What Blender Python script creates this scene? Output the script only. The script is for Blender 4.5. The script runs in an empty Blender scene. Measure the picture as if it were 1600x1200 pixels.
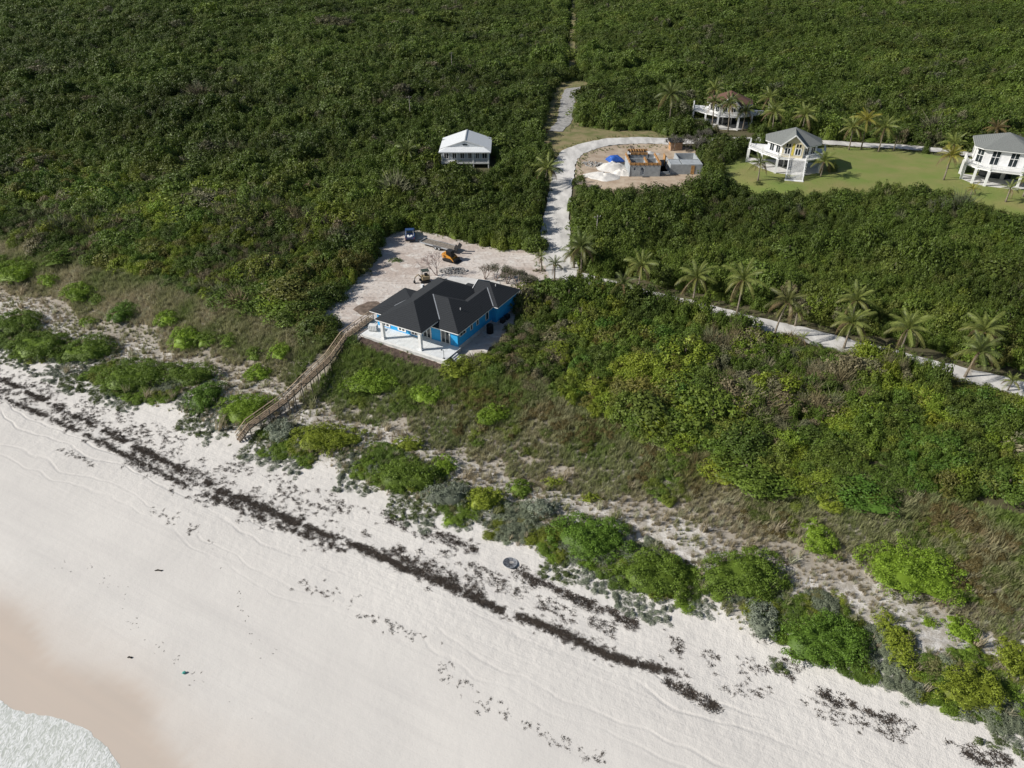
import bpy, bmesh, math, random
import numpy as np
from mathutils import Vector, Matrix
from mathutils.geometry import delaunay_2d_cdt

# ------------------------------------------------------------------ camera, world, sun, exposure
S = bpy.context.scene
ROOT = S.collection
F = 1111.0                       # focal length in pixels of the 1600 px wide photograph
PITCH = math.radians(34.0)
HC = 64.0
cam = bpy.data.cameras.new('camera')
cam.sensor_width = 36.0
cam.lens = 36.0 * F / 1600.0
cam.clip_start = 0.5
cam.clip_end = 9000.0
camo = bpy.data.objects.new('camera', cam)
camo.location = (0, 0, HC)
camo.rotation_euler = (math.pi / 2 - PITCH, 0, 0)
ROOT.objects.link(camo)
S.camera = camo

SUN_EL = math.radians(33.5)
SUN_AZ = math.radians(9.0)       # light travels towards +X, turned this much towards +Y
W = bpy.data.worlds.new('World')
S.world = W
W.use_nodes = True
wn = W.node_tree
bg = wn.nodes['Background']
sky = wn.nodes.new('ShaderNodeTexSky')
sky.sky_type = 'NISHITA'
sky.sun_disc = False
sky.sun_elevation = SUN_EL
sky.sun_rotation = math.atan2(-math.cos(SUN_AZ), -math.sin(SUN_AZ))
bg.inputs['Strength'].default_value = 0.065
wn.links.new(sky.outputs[0], bg.inputs[0])
sun = bpy.data.lights.new('sun', 'SUN')
sun.energy = 5.0
sun.angle = math.radians(0.53)
sun.color = (1.0, 0.96, 0.90)
suno = bpy.data.objects.new('sun', sun)
sd = Vector((math.cos(SUN_AZ) * math.cos(SUN_EL), math.sin(SUN_AZ) * math.cos(SUN_EL), -math.sin(SUN_EL)))
suno.rotation_euler = sd.to_track_quat('-Z', 'Y').to_euler()
suno.location = (-60, 60, 120)
ROOT.objects.link(suno)
S.view_settings.view_transform = 'Standard'
S.view_settings.look = 'None'
S.view_settings.gamma = 1.0
S.view_settings.use_curve_mapping = False
S.view_settings.exposure = 0.05
S.render.resolution_x = 1024
S.render.resolution_y = 768
S.render.engine = 'CYCLES'
S.cycles.max_bounces = 5
S.cycles.diffuse_bounces = 3
S.cycles.transmission_bounces = 4
S.cycles.transparent_max_bounces = 4

# ------------------------------------------------------------------ helpers
random.seed(7)
rng = np.random.default_rng(11)

def hsh(i, j, seed):
    n = (i.astype(np.int64) * 374761393 + j.astype(np.int64) * 668265263 + seed * 1442695041) & 0xffffffff
    n = ((n ^ (n >> 13)) * 1274126177) & 0xffffffff
    return ((n ^ (n >> 16)) & 0xffff) / 65535.0

def vn(x, y, f, seed=0):
    x = np.asarray(x, float) * f; y = np.asarray(y, float) * f
    i = np.floor(x); j = np.floor(y)
    u = x - i; v = y - j
    u = u * u * (3 - 2 * u); v = v * v * (3 - 2 * v)
    a = hsh(i, j, seed); b = hsh(i + 1, j, seed); c = hsh(i, j + 1, seed); d = hsh(i + 1, j + 1, seed)
    return (a * (1 - u) + b * u) * (1 - v) + (c * (1 - u) + d * u) * v

def fbm(x, y, f, seed=0, o=3):
    s = 0; a = .5; t = 0
    for k in range(o):
        s = s + a * (vn(x, y, f * 2 ** k, seed + 17 * k) - .5); t += a; a *= .5
    return s / t * 2          # about -1 .. 1

def sstep(x, a, b):
    t = np.clip((np.asarray(x, float) - a) / (b - a), 0, 1)
    return t * t * (3 - 2 * t)

# cross-shore coordinate u (0 at the vegetation line, positive inland), along-shore s
V0 = np.array([-83.6, 98.8]); NU = np.array([.452, .892]); TS = np.array([.892, -.452])
def uu(x, y): return (np.asarray(x) - V0[0]) * NU[0] + (np.asarray(y) - V0[1]) * NU[1]
def ss(x, y): return (np.asarray(x) - V0[0]) * TS[0] + (np.asarray(y) - V0[1]) * TS[1]
PU = [-300, -60, -45, -37, -20, -5, 0, 4, 8, 12, 16, 20, 23, 27, 60, 80, 110, 130, 160, 220, 320, 500, 900, 3000]
PZ = [-9, -1.0, -.2, .3, 1.6, 2.6, 3.2, 4.0, 4.1, 4.3, 5.6, 7.6, 8.6, 8.8, 8.8, 9.6, 12, 13, 12.5, 12, 12, 13, 14, 16]
_tu = np.arange(-300, 3000, .5)
_tz = np.interp(_tu, PU, PZ)
_k = np.exp(-np.linspace(-2, 2, 9) ** 2); _k /= _k.sum()
_tz = np.convolve(np.pad(_tz, 4, mode='edge'), _k, mode='valid')
PADS = [(-11, 98, 17, 26, 8.8), (36, 169, 13, 22, 11.9), (65, 168, 14, 22, 12.6), (108, 158, 14, 22, 12.8),
        (59.5, 207, 10, 18, 12.6), (-11, 177, 9, 16, 11.4), (-16, 128, 12, 22, 8.8)]
def h(x, y):
    x = np.asarray(x, float); y = np.asarray(y, float)
    u = uu(x, y)
    z = np.interp(u, _tu, _tz)
    z = z + .45 * fbm(x, y, 1 / 7., 3) * sstep(u, 0, 5) * (1 - sstep(u, 18, 24))
    z = z + .10 * fbm(x, y, 1 / 9., 5, 2) * (1 - sstep(u, -6, 1)) * sstep(u, -40, -25)
    z = z + .9 * fbm(x, y, 1 / 55., 8, 2) * sstep(u, 62, 95)
    z = z + 7.0 * fbm(x, y, 1 / 105., 9, 3) * sstep(u, 175, 290)
    z = z + 2.2 * fbm(x, y, 1 / 45., 19, 2) * sstep(u, 60, 110) * sstep(-x, 28, 50)
    for (a, b, r0, r1, pz) in PADS:
        d = np.hypot(x - a, y - b)
        w = 1 - sstep(d, r0, r1)
        w = w * sstep(u, 21.5, 24.5) if pz < 9 else w
        z = z * (1 - w) + pz * w
    return z
def hz(x, y): return float(h(x, y))

RV = np.array([1., 0, 0]); FV = np.array([0, math.cos(PITCH), -math.sin(PITCH)]); UV = np.array([0, math.sin(PITCH), math.cos(PITCH)])
CP = np.array([0, 0, HC])
_ts = np.concatenate([np.arange(40, 220, .5), np.arange(220, 900, 2)])
def at(px, py):
    """ground point under a photo pixel"""
    d = RV * (px - 800) / F - UV * (py - 600) / F + FV
    P = CP + d[None] * _ts[:, None]
    dz = P[:, 2] - h(P[:, 0], P[:, 1])
    k = int(np.argmax(dz < 0))
    if k == 0: k = len(_ts) - 1
    t = _ts[k - 1] + (_ts[k] - _ts[k - 1]) * dz[k - 1] / (dz[k - 1] - dz[k] + 1e-9)
    p = CP + d * t
    return Vector((p[0], p[1], hz(p[0], p[1])))
def ats(L): return [at(*q) for q in L]
def proj(x, y, z):
    d = np.stack([x, y, z - HC], -1)
    f = d @ FV
    return 800 + F * (d @ RV) / f, 600 - F * (d @ UV) / f, f

def inpoly(x, y, P):
    x = np.asarray(x); y = np.asarray(y); r = np.zeros(x.shape, bool)
    n = len(P); j = n - 1
    for i in range(n):
        xi, yi = P[i][0], P[i][1]; xj, yj = P[j][0], P[j][1]
        c = ((yi > y) != (yj > y)) & (x < (xj - xi) * (y - yi) / ((yj - yi) or 1e-9) + xi)
        r ^= c; j = i
    return r
def dseg(x, y, L):
    """distance to a polyline"""
    best = np.full(np.shape(x), 1e9)
    for a, b in zip(L[:-1], L[1:]):
        dx, dy = b[0] - a[0], b[1] - a[1]
        t = np.clip(((x - a[0]) * dx + (y - a[1]) * dy) / (dx * dx + dy * dy + 1e-9), 0, 1)
        best = np.minimum(best, np.hypot(x - a[0] - t * dx, y - a[1] - t * dy))
    return best

# ---- objects
def tag(o, label=None, cat=None, group=None, kind=None):
    if label: o['label'] = label
    if cat: o['category'] = cat
    if group: o['group'] = group
    if kind: o['kind'] = kind
    return o
def empty(name, loc, rz=0., label=None, cat=None, group=None):
    o = bpy.data.objects.new(name, None)
    o.empty_display_size = .3
    o.location = loc; o.rotation_euler = (0, 0, rz)
    ROOT.objects.link(o)
    return tag(o, label, cat, group)
def link(name, me, parent=None):
    o = bpy.data.objects.new(name, me)
    ROOT.objects.link(o)
    if parent: o.parent = parent
    return o
def mesh(name, V, Fc, mat=None, smooth=False):
    me = bpy.data.meshes.new(name)
    V = np.asarray(V, np.float32)
    if isinstance(Fc, np.ndarray):
        n, k = Fc.shape
        me.vertices.add(len(V)); me.vertices.foreach_set('co', V.ravel())
        me.loops.add(n * k); me.loops.foreach_set('vertex_index', Fc.astype(np.int32).ravel())
        me.polygons.add(n); me.polygons.foreach_set('loop_start', np.arange(0, n * k, k, dtype=np.int32))
        me.update(calc_edges=True)
    else:
        me.from_pydata([tuple(map(float, v)) for v in V], [], Fc)
    if mat:
        me.materials.append(mat)
    if smooth: me.polygons.foreach_set('use_smooth', np.ones(len(me.polygons), bool))
    me.update()
    return me

class MB:
    """collects simple solids for one mesh"""
    def __init__(s): s.v = []; s.f = []
    def add(s, V, Fc):
        o = len(s.v); s.v += [tuple(v) for v in V]; s.f += [[o + i for i in f] for f in Fc]; return s
    def box(s, x0, x1, y0, y1, z0, z1):
        return s.add([(x0, y0, z0), (x1, y0, z0), (x1, y1, z0), (x0, y1, z0), (x0, y0, z1), (x1, y0, z1), (x1, y1, z1), (x0, y1, z1)],
              [(3, 2, 1, 0), (4, 5, 6, 7), (0, 1, 5, 4), (1, 2, 6, 5), (2, 3, 7, 6), (3, 0, 4, 7)])
    def bar(s, p, q, w=.1, hh=None, up=(0, 0, 1)):
        p = Vector(p); q = Vector(q); hh = hh or w
        d = (q - p).normalized(); u = Vector(up)
        if abs(d.dot(u)) > .98: u = Vector((1, 0, 0))
        r = d.cross(u).normalized(); t = r.cross(d)
        V = [e + r * a * w / 2 + t * b * hh / 2 for e in (p, q) for a, b in ((-1, -1), (1, -1), (1, 1), (-1, 1))]
        return s.add(V, [(0, 1, 2, 3), (7, 6, 5, 4), (0, 4, 5, 1), (1, 5, 6, 2), (2, 6, 7, 3), (3, 7, 4, 0)])
    def prism(s, poly, z0, z1):
        n = len(poly)
        V = [(p[0], p[1], z0) for p in poly] + [(p[0], p[1], z1) for p in poly]
        return s.add(V, [list(range(n))[::-1], list(range(n, 2 * n))] + [(i, (i + 1) % n, n + (i + 1) % n, n + i) for i in range(n)])
    def tube(s, pts, rad, n=7, caps=True):
        pts = [Vector(p) for p in pts]; o = len(s.v)
        for k, p in enumerate(pts):
            d = (pts[min(k + 1, len(pts) - 1)] - pts[max(k - 1, 0)]).normalized()
            r = d.cross(Vector((0, 0, 1)) if abs(d.z) < .9 else Vector((1, 0, 0))).normalized(); t = r.cross(d)
            R = rad[k] if isinstance(rad, (list, tuple)) else rad
            for i in range(n):
                a = 2 * math.pi * i / n; s.v.append(tuple(p + r * math.cos(a) * R + t * math.sin(a) * R))
        for k in range(len(pts) - 1):
            for i in range(n):
                a = o + k * n + i; b = o + k * n + (i + 1) % n
                s.f.append([a, b, b + n, a + n])
        if caps:
            s.f.append([o + i for i in range(n)]); s.f.append([o + (len(pts) - 1) * n + i for i in range(n)][::-1])
        return s
    def build(s, name, mat, parent=None, smooth=False, bevel=0):
        me = mesh(name, s.v, s.f, mat, smooth)
        bm = bmesh.new(); bm.from_mesh(me)
        bmesh.ops.recalc_face_normals(bm, faces=bm.faces)
        if bevel: bmesh.ops.bevel(bm, geom=list(bm.edges), offset=bevel, segments=1, affect='EDGES', clamp_overlap=True)
        bm.to_mesh(me); bm.free()
        return link(name, me, parent)

# ---- materials
def nodes(name):
    m = bpy.data.materials.new(name); m.use_nodes = True
    nt = m.node_tree; b = nt.nodes['Principled BSDF']
    def nd(t, **kw):
        n = nt.nodes.new(t)
        for k, v in kw.items(): setattr(n, k, v)
        return n
    return m, nt, b, nd
def mat(name, col, rough=.7, var=.12, scale=3., bump=.0, bscale=20., metal=0., spec=.3, col2=None, stretch=(1, 1, 1)):
    m, nt, b, nd = nodes(name)
    tc = nd('ShaderNodeTexCoord'); mp = nd('ShaderNodeMapping'); mp.inputs['Scale'].default_value = stretch
    nt.links.new(tc.outputs['Object'], mp.inputs[0])
    no = nd('ShaderNodeTexNoise'); no.inputs['Scale'].default_value = scale; no.inputs['Detail'].default_value = 6
    nt.links.new(mp.outputs[0], no.inputs['Vector'])
    mx = nd('ShaderNodeMix', data_type='RGBA')
    c2 = col2 or tuple(max(0, c * (1 - 2 * var)) for c in col)
    c1 = col if col2 else tuple(min(1, c * (1 + var)) for c in col)
    mx.inputs[6].default_value = (*c1, 1); mx.inputs[7].default_value = (*c2, 1)
    rp = nd('ShaderNodeMapRange'); rp.inputs[1].default_value = .35; rp.inputs[2].default_value = .68
    nt.links.new(no.outputs[0], rp.inputs[0]); nt.links.new(rp.outputs[0], mx.inputs[0]); nt.links.new(mx.outputs[2], b.inputs['Base Color'])
    b.inputs['Roughness'].default_value = rough; b.inputs['Metallic'].default_value = metal
    b.inputs['Specular IOR Level'].default_value = spec
    if bump:
        n2 = nd('ShaderNodeTexNoise'); n2.inputs['Scale'].default_value = bscale; n2.inputs['Detail'].default_value = 5
        nt.links.new(mp.outputs[0], n2.inputs['Vector'])
        bp = nd('ShaderNodeBump'); bp.inputs['Strength'].default_value = bump; bp.inputs['Distance'].default_value = .05
        nt.links.new(n2.outputs[0], bp.inputs['Height']); nt.links.new(bp.outputs[0], b.inputs['Normal'])
    return m
def leafmat(name, trans=.22, rough=.55, lo=.62, hi=1.35):
    """foliage: colour comes from the plant's own 'tint', each leaf a little different"""
    m, nt, b, nd = nodes(name)
    at_ = nd('ShaderNodeAttribute', attribute_type='INSTANCER', attribute_name='tint')
    g = nd('ShaderNodeNewGeometry'); mr = nd('ShaderNodeMapRange')
    mr.inputs[3].default_value = lo; mr.inputs[4].default_value = hi
    nt.links.new(g.outputs['Random Per Island'], mr.inputs[0])
    mu = nd('ShaderNodeVectorMath', operation='SCALE')
    nt.links.new(at_.outputs['Vector'], mu.inputs[0]); nt.links.new(mr.outputs[0], mu.inputs['Scale'])
    nt.links.new(mu.outputs[0], b.inputs['Base Color'])
    b.inputs['Roughness'].default_value = rough; b.inputs['Specular IOR Level'].default_value = .25
    if trans:
        tr = nd('ShaderNodeBsdfTranslucent'); nt.links.new(mu.outputs[0], tr.inputs[0])
        ms = nd('ShaderNodeMixShader'); ms.inputs[0].default_value = trans
        nt.links.new(b.outputs[0], ms.inputs[1]); nt.links.new(tr.outputs[0], ms.inputs[2])
        nt.links.new(ms.outputs[0], nt.nodes['Material Output'].inputs[0])
    return m

M = {}
M['leaf'] = leafmat('foliage')
M['blade'] = leafmat('grass_blade', .3, .6, .6, 1.4)
M['twig'] = leafmat('dry_twig', 0, .85, .6, 1.3)
M['frond'] = leafmat('palm_frond', .25, .45, .75, 1.25)
M['bark'] = mat('bark', (.16, .13, .10), .9, .3, 6, .5, 18)
M['palm_bark'] = mat('palm_bark', (.26, .22, .17), .9, .2, 4, .6, 14, stretch=(1, 1, 4))

def setcol(me, name, arr):
    a = me.attributes.new(name, 'FLOAT_COLOR', 'POINT')
    a.data.foreach_set('color', np.asarray(arr, np.float32).ravel())

# ---- zones of the place, outlined on the ground
ROAD_MAIN = ats([(884, 436), (872, 400), (866, 372), (870, 340), (874, 310), (878, 280), (882, 255), (895, 238), (920, 228), (955, 221), (1000, 219), (1042, 221)])
ROAD_W = [5.5, 6.5, 6.0, 5.2, 5.0, 5.0, 5.2, 5.6, 5.2, 4.6, 4.4, 4.2]
ROAD_BACK = ats([(1042, 221), (1085, 222), (1130, 219), (1180, 219), (1240, 222), (1300, 224), (1350, 228), (1400, 230), (1450, 234), (1510, 242), (1570, 252), (1660, 268)])
ROAD_SPUR = ats([(868, 206), (882, 190), (886, 170), (889, 150), (893, 140), (915, 137)])
ROAD_COAST = ats([(884, 432), (915, 438), (945, 446), (1000, 462), (1080, 480), (1160, 503), (1250, 522), (1340, 546), (1450, 574), (1590, 608), (1720, 640)])
TRACK_FAR = [at(893, 118), at(894, 80), at(895, 45), at(897, 10), at(898, -15), at(898.5, -30)]
CLEARING = ats([(497, 492), (520, 470), (545, 450), (572, 418), (588, 395), (594, 374), (612, 362), (640, 357), (682, 364), (735, 380), (785, 389), (835, 391), (858, 372), (895, 420), (935, 438), (925, 452), (880, 452), (858, 452), (828, 462), (822, 476), (813, 500), (793, 525), (757, 551), (730, 567), (700, 574), (640, 560), (566, 536), (525, 520)])
LAWN = ats([(1122, 262), (1150, 246), (1200, 238), (1290, 230), (1400, 234), (1520, 248), (1640, 275), (1660, 350), (1600, 355), (1540, 335), (1460, 314), (1400, 308), (1330, 308), (1290, 314), (1220, 318), (1165, 310), (1130, 294)])
VERGE = ats([(840, 216), (848, 190), (856, 160), (868, 132), (892, 126), (925, 130), (920, 142), (905, 152), (903, 176), (906, 198), (960, 205), (1020, 205), (1045, 215), (1000, 224), (920, 226), (880, 240), (862, 244), (846, 232)])
SITE = ats([(897, 268), (900, 245), (925, 230), (1000, 224), (1058, 226), (1085, 234), (1104, 262), (1106, 296), (1060, 306), (1000, 311), (950, 306), (905, 296)])

def unz(px, py, z):
    """point at height z under a photo pixel"""
    d = RV * (px - 800) / F - UV * (py - 600) / F + FV
    t = (z - HC) / d[2]; p = CP + d * t; return Vector(p)
O_ = unz(568, 521, 9.6)          # front left corner of the blue house terrace
TH = math.radians(-29.7)
def A_(a, b, z=0.):
    return Vector((O_.x + a * math.cos(TH) - b * math.sin(TH), O_.y + a * math.sin(TH) + b * math.cos(TH), 8.8 + z))
SOIL = [A_(-.6, -.1), A_(-.3, -2.1), A_(7, -2.0), A_(14.9, -1.7), A_(15.4, -.1)]

# ------------------------------------------------------------------ ground
def axis(parts):
    out = []
    for a, b, st in parts: out += list(np.arange(a, b, st))
    return out
far_grow = [760, 830, 920, 1050, 1250, 1600, 2200, 3200, 5000]
gx = np.array([-v for v in far_grow[::-1]] + [-700 + 8 * i for i in range(38)] + axis([(-396, -130, 5), (-130, 130, 1.0), (130, 400, 5)]) + [400 + 8 * i for i in range(38)] + far_grow)
gy = np.array([-2500, -1200, -600, -300, -150, -80] + axis([(-50, 20, 5), (20, 135, 1.0), (135, 260, 2.0), (260, 720, 6)]) + far_grow)
X, Y = np.meshgrid(gx, gy)
Z = h(X, Y)
nx, ny = len(gx), len(gy)
idx = np.arange(nx * ny).reshape(ny, nx)
quads = np.stack([idx[:-1, :-1], idx[:-1, 1:], idx[1:, 1:], idx[1:, :-1]], -1).reshape(-1, 4)
U_ = uu(X, Y); S_ = ss(X, Y)
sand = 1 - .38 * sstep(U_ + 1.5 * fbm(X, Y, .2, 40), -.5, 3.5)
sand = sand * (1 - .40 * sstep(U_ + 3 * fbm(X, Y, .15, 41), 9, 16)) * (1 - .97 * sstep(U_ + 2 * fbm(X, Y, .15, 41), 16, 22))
WET = ats([(-160, 880), (0, 935), (30, 948), (65, 985), (82, 1030), (150, 1048), (215, 1064), (242, 1100), (246, 1140), (290, 1199), (330, 1290), (0, 1400), (-300, 1300)])
DAMP = ats([(-160, 850), (0, 912), (60, 928), (130, 975), (215, 1012), (268, 1050), (290, 1100), (380, 1150), (480, 1199), (600, 1290), (0, 1400), (-300, 1300)])
wet = np.zeros(X.shape); damp = np.zeros(X.shape)
for dx, dy in [(0, 0), (.6, 0), (-.6, 0), (0, .6), (0, -.6), (.9, .9), (-.9, .9), (.9, -.9), (-.9, -.9)]:
    wet += inpoly(X + dx, Y + dy, WET) / 9.
    damp += inpoly(X + 2.2 * dx, Y + 2.2 * dy, DAMP) / 9.
wetf = np.clip(.35 * damp + .65 * wet, 0, 1)
zone = np.stack([sand, wetf, (.22 + .78 * sstep(U_, -20, -5)), np.ones_like(sand)], -1)

def ground_material():
    m, nt, b, nd = nodes('ground')
    L = nt.links.new
    za = nd('ShaderNodeAttribute', attribute_name='zone'); sep = nd('ShaderNodeSeparateColor'); L(za.outputs['Color'], sep.inputs[0])
    tc = nd('ShaderNodeTexCoord')
    rot = nd('ShaderNodeMapping'); rot.inputs['Rotation'].default_value = (0, 0, math.radians(26.9)); L(tc.outputs['Object'], rot.inputs[0])
    def noise(scale, detail=6, vec=None, sc=None, rough=.55):
        n = nd('ShaderNodeTexNoise'); n.inputs['Scale'].default_value = scale; n.inputs['Detail'].default_value = detail; n.inputs['Roughness'].default_value = rough
        if sc:
            mp = nd('ShaderNodeMapping'); mp.inputs['Scale'].default_value = sc; L(rot.outputs[0], mp.inputs[0]); L(mp.outputs[0], n.inputs['Vector'])
        else: L(tc.outputs['Object'], n.inputs['Vector'])
        return n.outputs[0]
    def ramp(v, a, b_):
        r = nd('ShaderNodeMapRange'); r.inputs[1].default_value = a; r.inputs[2].default_value = b_; L(v, r.inputs[0]); return r.outputs[0]
    def mix(f, c1, c2):
        x = nd('ShaderNodeMix', data_type='RGBA'); L(f, x.inputs[0])
        for k, c in ((6, c1), (7, c2)):
            if isinstance(c, tuple): x.inputs[k].default_value = (*c, 1)
            else: L(c, x.inputs[k])
        return x.outputs[2]
    def math_(op, a, b_):
        x = nd('ShaderNodeMath', operation=op)
        for k, c in ((0, a), (1, b_)):
            if isinstance(c, (int, float)): x.inputs[k].default_value = c
            else: L(c, x.inputs[k])
        return x.outputs[0]
    big = noise(.09, 5); med = noise(.9, 8); fine = noise(7., 6); streak = noise(1., 5, sc=(.035, .55, 1))
    s1 = mix(ramp(big, .35, .65), (.675, .645, .60), (.62, .592, .552))
    s2 = mix(ramp(streak, .52, .75), s1, (.595, .568, .532))
    s3 = mix(ramp(fine, .58, .85), s2, (.55, .52, .48))
    wcol = mix(ramp(streak, .3, .7), (.56, .475, .40), (.52, .45, .385))
    s4 = mix(sep.outputs[1], s3, wcol)
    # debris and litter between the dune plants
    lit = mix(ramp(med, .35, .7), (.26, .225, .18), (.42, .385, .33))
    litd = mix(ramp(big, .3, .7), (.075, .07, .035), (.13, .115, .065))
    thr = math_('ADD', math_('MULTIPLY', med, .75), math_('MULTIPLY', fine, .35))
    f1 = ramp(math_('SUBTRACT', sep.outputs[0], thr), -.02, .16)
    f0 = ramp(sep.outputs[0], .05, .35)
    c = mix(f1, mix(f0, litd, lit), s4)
    L(c, b.inputs['Base Color'])
    rr = nd('ShaderNodeMapRange'); rr.inputs[3].default_value = .95; rr.inputs[4].default_value = .34
    L(sep.outputs[1], rr.inputs[0]); L(rr.outputs[0], b.inputs['Roughness'])
    b.inputs['Specular IOR Level'].default_value = .2
    # footprints, hummocks, wheel tracks: relief only where the sand is dry
    hgt = math_('ADD', math_('ADD', math_('MULTIPLY', med, .8), math_('MULTIPLY', fine, .22)), math_('MULTIPLY', noise(1., 6, sc=(.05, 2.2, 1)), .30))
    # wheel ruts running along the beach
    sx = nd('ShaderNodeSeparateXYZ'); L(rot.outputs[0], sx.inputs[0])
    warp = math_('MULTIPLY', math_('SUBTRACT', noise(.045, 3), .5), 11.0)
    vv = math_('ADD', math_('SUBTRACT', sx.outputs[1], 50.34), warp)
    for v0 in (-8.2, -9.9, -13.2, -14.8):
        dd = math_('ABSOLUTE', math_('SUBTRACT', vv, v0), 0.)
        hgt = math_('SUBTRACT', hgt, math_('MULTIPLY', math_('SUBTRACT', 1., ramp(dd, .04, .24)), math_('MULTIPLY', ramp(big, .40, .60), .34)))
    bp = nd('ShaderNodeBump'); bp.inputs['Distance'].default_value = .28
    st = math_('MULTIPLY', math_('MULTIPLY', math_('SUBTRACT', 1.0, sep.outputs[1]), sep.outputs[2]), .7); L(st, bp.inputs['Strength'])
    L(hgt, bp.inputs['Height']); L(bp.outputs[0], b.inputs['Normal'])
    return m
M['ground'] = ground_material()
qc = quads[:, 0]
ub = U_.ravel()[quads].mean(1)
P3 = np.stack([X, Y, Z], -1).reshape(-1, 3)
def sub_ground(name, mask, label):
    q = quads[mask]; used = np.unique(q); remap = np.zeros(nx * ny, np.int32); remap[used] = np.arange(len(used))
    me = mesh(name, P3[used], remap[q], M['ground'], True)
    setcol(me, 'zone', zone.reshape(-1, 4)[used])
    return tag(link(name, me), label, 'ground' if name == 'ground' else 'beach', kind='structure')
sub_ground('ground', ub >= 0, 'sandy dune and woodland ground behind the beach')
sub_ground('beach', ub < 0, 'wide pale sand beach below the dunes')

def patch(name, poly, m, dz, res, label, cat, jit=.35, seed=1, smooth_edge=True):
    """a sheet laid on the ground inside an outline with an uneven edge"""
    P = [(p[0], p[1]) for p in poly]; out = []
    for i in range(len(P)):
        a = np.array(P[i]); b = np.array(P[(i + 1) % len(P)]); n = max(1, int(np.hypot(*(b - a)) / .8))
        for k in range(n):
            q = a + (b - a) * k / n
            if jit: q = q + jit * np.array([float(fbm(q[0], q[1], .5, seed)), float(fbm(q[0], q[1], .5, seed + 5))]) + jit * .5 * rng.uniform(-1, 1, 2)
            out.append(q)
    ox = np.array([q[0] for q in out]); oy = np.array([q[1] for q in out])
    gxx, gyy = np.meshgrid(np.arange(ox.min(), ox.max(), res), np.arange(oy.min(), oy.max(), res))
    gxx = gxx.ravel(); gyy = gyy.ravel()
    ins = inpoly(gxx, gyy, out); 
    vs = [Vector(q) for q in out] + [Vector((a, b)) for a, b in zip(gxx[ins], gyy[ins])]
    r = delaunay_2d_cdt(vs, [], [list(range(len(out)))], 1, 1e-4)
    V = np.array([(v.x, v.y) for v in r[0]])
    Zp = h(V[:, 0], V[:, 1]) + dz
    me = mesh(name, np.column_stack([V, Zp]), [list(f) for f in r[2]], m, True)
    bm = bmesh.new(); bm.from_mesh(me); bmesh.ops.recalc_face_normals(bm, faces=bm.faces)
    if sum(f.normal.z for f in bm.faces) < 0: bmesh.ops.reverse_faces(bm, faces=bm.faces)
    bm.to_mesh(me); bm.free()
    return tag(link(name, me), label, cat, kind='structure')
def ribbon(L, w):
    """outline of a road from a centre line"""
    L = [np.array((p[0], p[1])) for p in L]; w = w if isinstance(w, list) else [w] * len(L)
    a = []; b = []
    for i, p in enumerate(L):
        d = L[min(i + 1, len(L) - 1)] - L[max(i - 1, 0)]; d = d / (np.hypot(*d) + 1e-9); n = np.array([-d[1], d[0]])
        a.append(p + n * w[i] / 2); b.append(p - n * w[i] / 2)
    return a + b[::-1]
M['road'] = mat('crushed_limestone_road', (.60, .58, .545), .95, .13, .7, .5, 3., stretch=(1, .35, 1))
M['gravel'] = mat('grey_gravel', (.36, .35, .33), .95, .2, 1.2, .6, 6.)
def yard_material():
    m, nt, b, nd = nodes('bare_sandy_dirt'); L = nt.links.new
    tc = nd('ShaderNodeTexCoord')
    def noise(scale, detail, rotz=0, sc=(1, 1, 1), dist=0.):
        mp = nd('ShaderNodeMapping'); mp.inputs['Rotation'].default_value = (0, 0, rotz); mp.inputs['Scale'].default_value = sc; L(tc.outputs['Object'], mp.inputs[0])
        n = nd('ShaderNodeTexNoise'); n.inputs['Scale'].default_value = scale; n.inputs['Detail'].default_value = detail; n.inputs['Distortion'].default_value = dist; L(mp.outputs[0], n.inputs['Vector']); return n.outputs[0]
    def mix(f, lo, hi, c1, c2):
        r = nd('ShaderNodeMapRange'); r.inputs[1].default_value = lo; r.inputs[2].default_value = hi; L(f, r.inputs[0])
        x = nd('ShaderNodeMix', data_type='RGBA'); L(r.outputs[0], x.inputs[0])
        for k, c in ((6, c1), (7, c2)):
            if isinstance(c, tuple): x.inputs[k].default_value = (*c, 1)
            else: L(c, x.inputs[k])
        return x.outputs[2]
    ruts = noise(1., 4, -.75, (.10, 1.3, 1), .6); ruts2 = noise(.45, 6, .25, (1, 1, 1), .8); big = noise(.12, 4); med = noise(1.6, 8)
    c = mix(big, .38, .62, (.62, .565, .51), (.50, .425, .37))
    c = mix(ruts, .54, .72, c, (.44, .37, .32))
    c = mix(ruts2, .52, .68, c, (.67, .63, .575))
    c = mix(med, .55, .75, c, (.36, .30, .25))
    L(c, b.inputs['Base Color']); b.inputs['Roughness'].default_value = .95; b.inputs['Specular IOR Level'].default_value = .15
    a1 = nd('ShaderNodeMath', operation='ADD'); L(ruts, a1.inputs[0]); L(med, a1.inputs[1])
    bp = nd('ShaderNodeBump'); bp.inputs['Strength'].default_value = .7; bp.inputs['Distance'].default_value = .15; L(a1.outputs[0], bp.inputs['Height']); L(bp.outputs[0], b.inputs['Normal'])
    return m
M['yard'] = yard_material()
M['sitedirt'] = mat('construction_dirt', (.50, .41, .31), .95, .2, .5, .8, 2.5, col2=(.36, .27, .19))
M['lawn'] = mat('mown_grass', (.17, .225, .050), .9, .2, .16, .6, 12., col2=(.25, .235, .085))
M['verge'] = mat('dry_verge_grass', (.15, .16, .055), .9, .2, .4, .6, 9., col2=(.28, .22, .12))
patch('clearing', CLEARING, M['yard'], .05, 1.5, 'bare sandy yard cleared around the blue house', 'clearing', .6, 3)
patch('building_site_ground', SITE, M['sitedirt'], .10, 2, 'bare brown dirt of the building site', 'ground', .6, 4)
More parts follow.
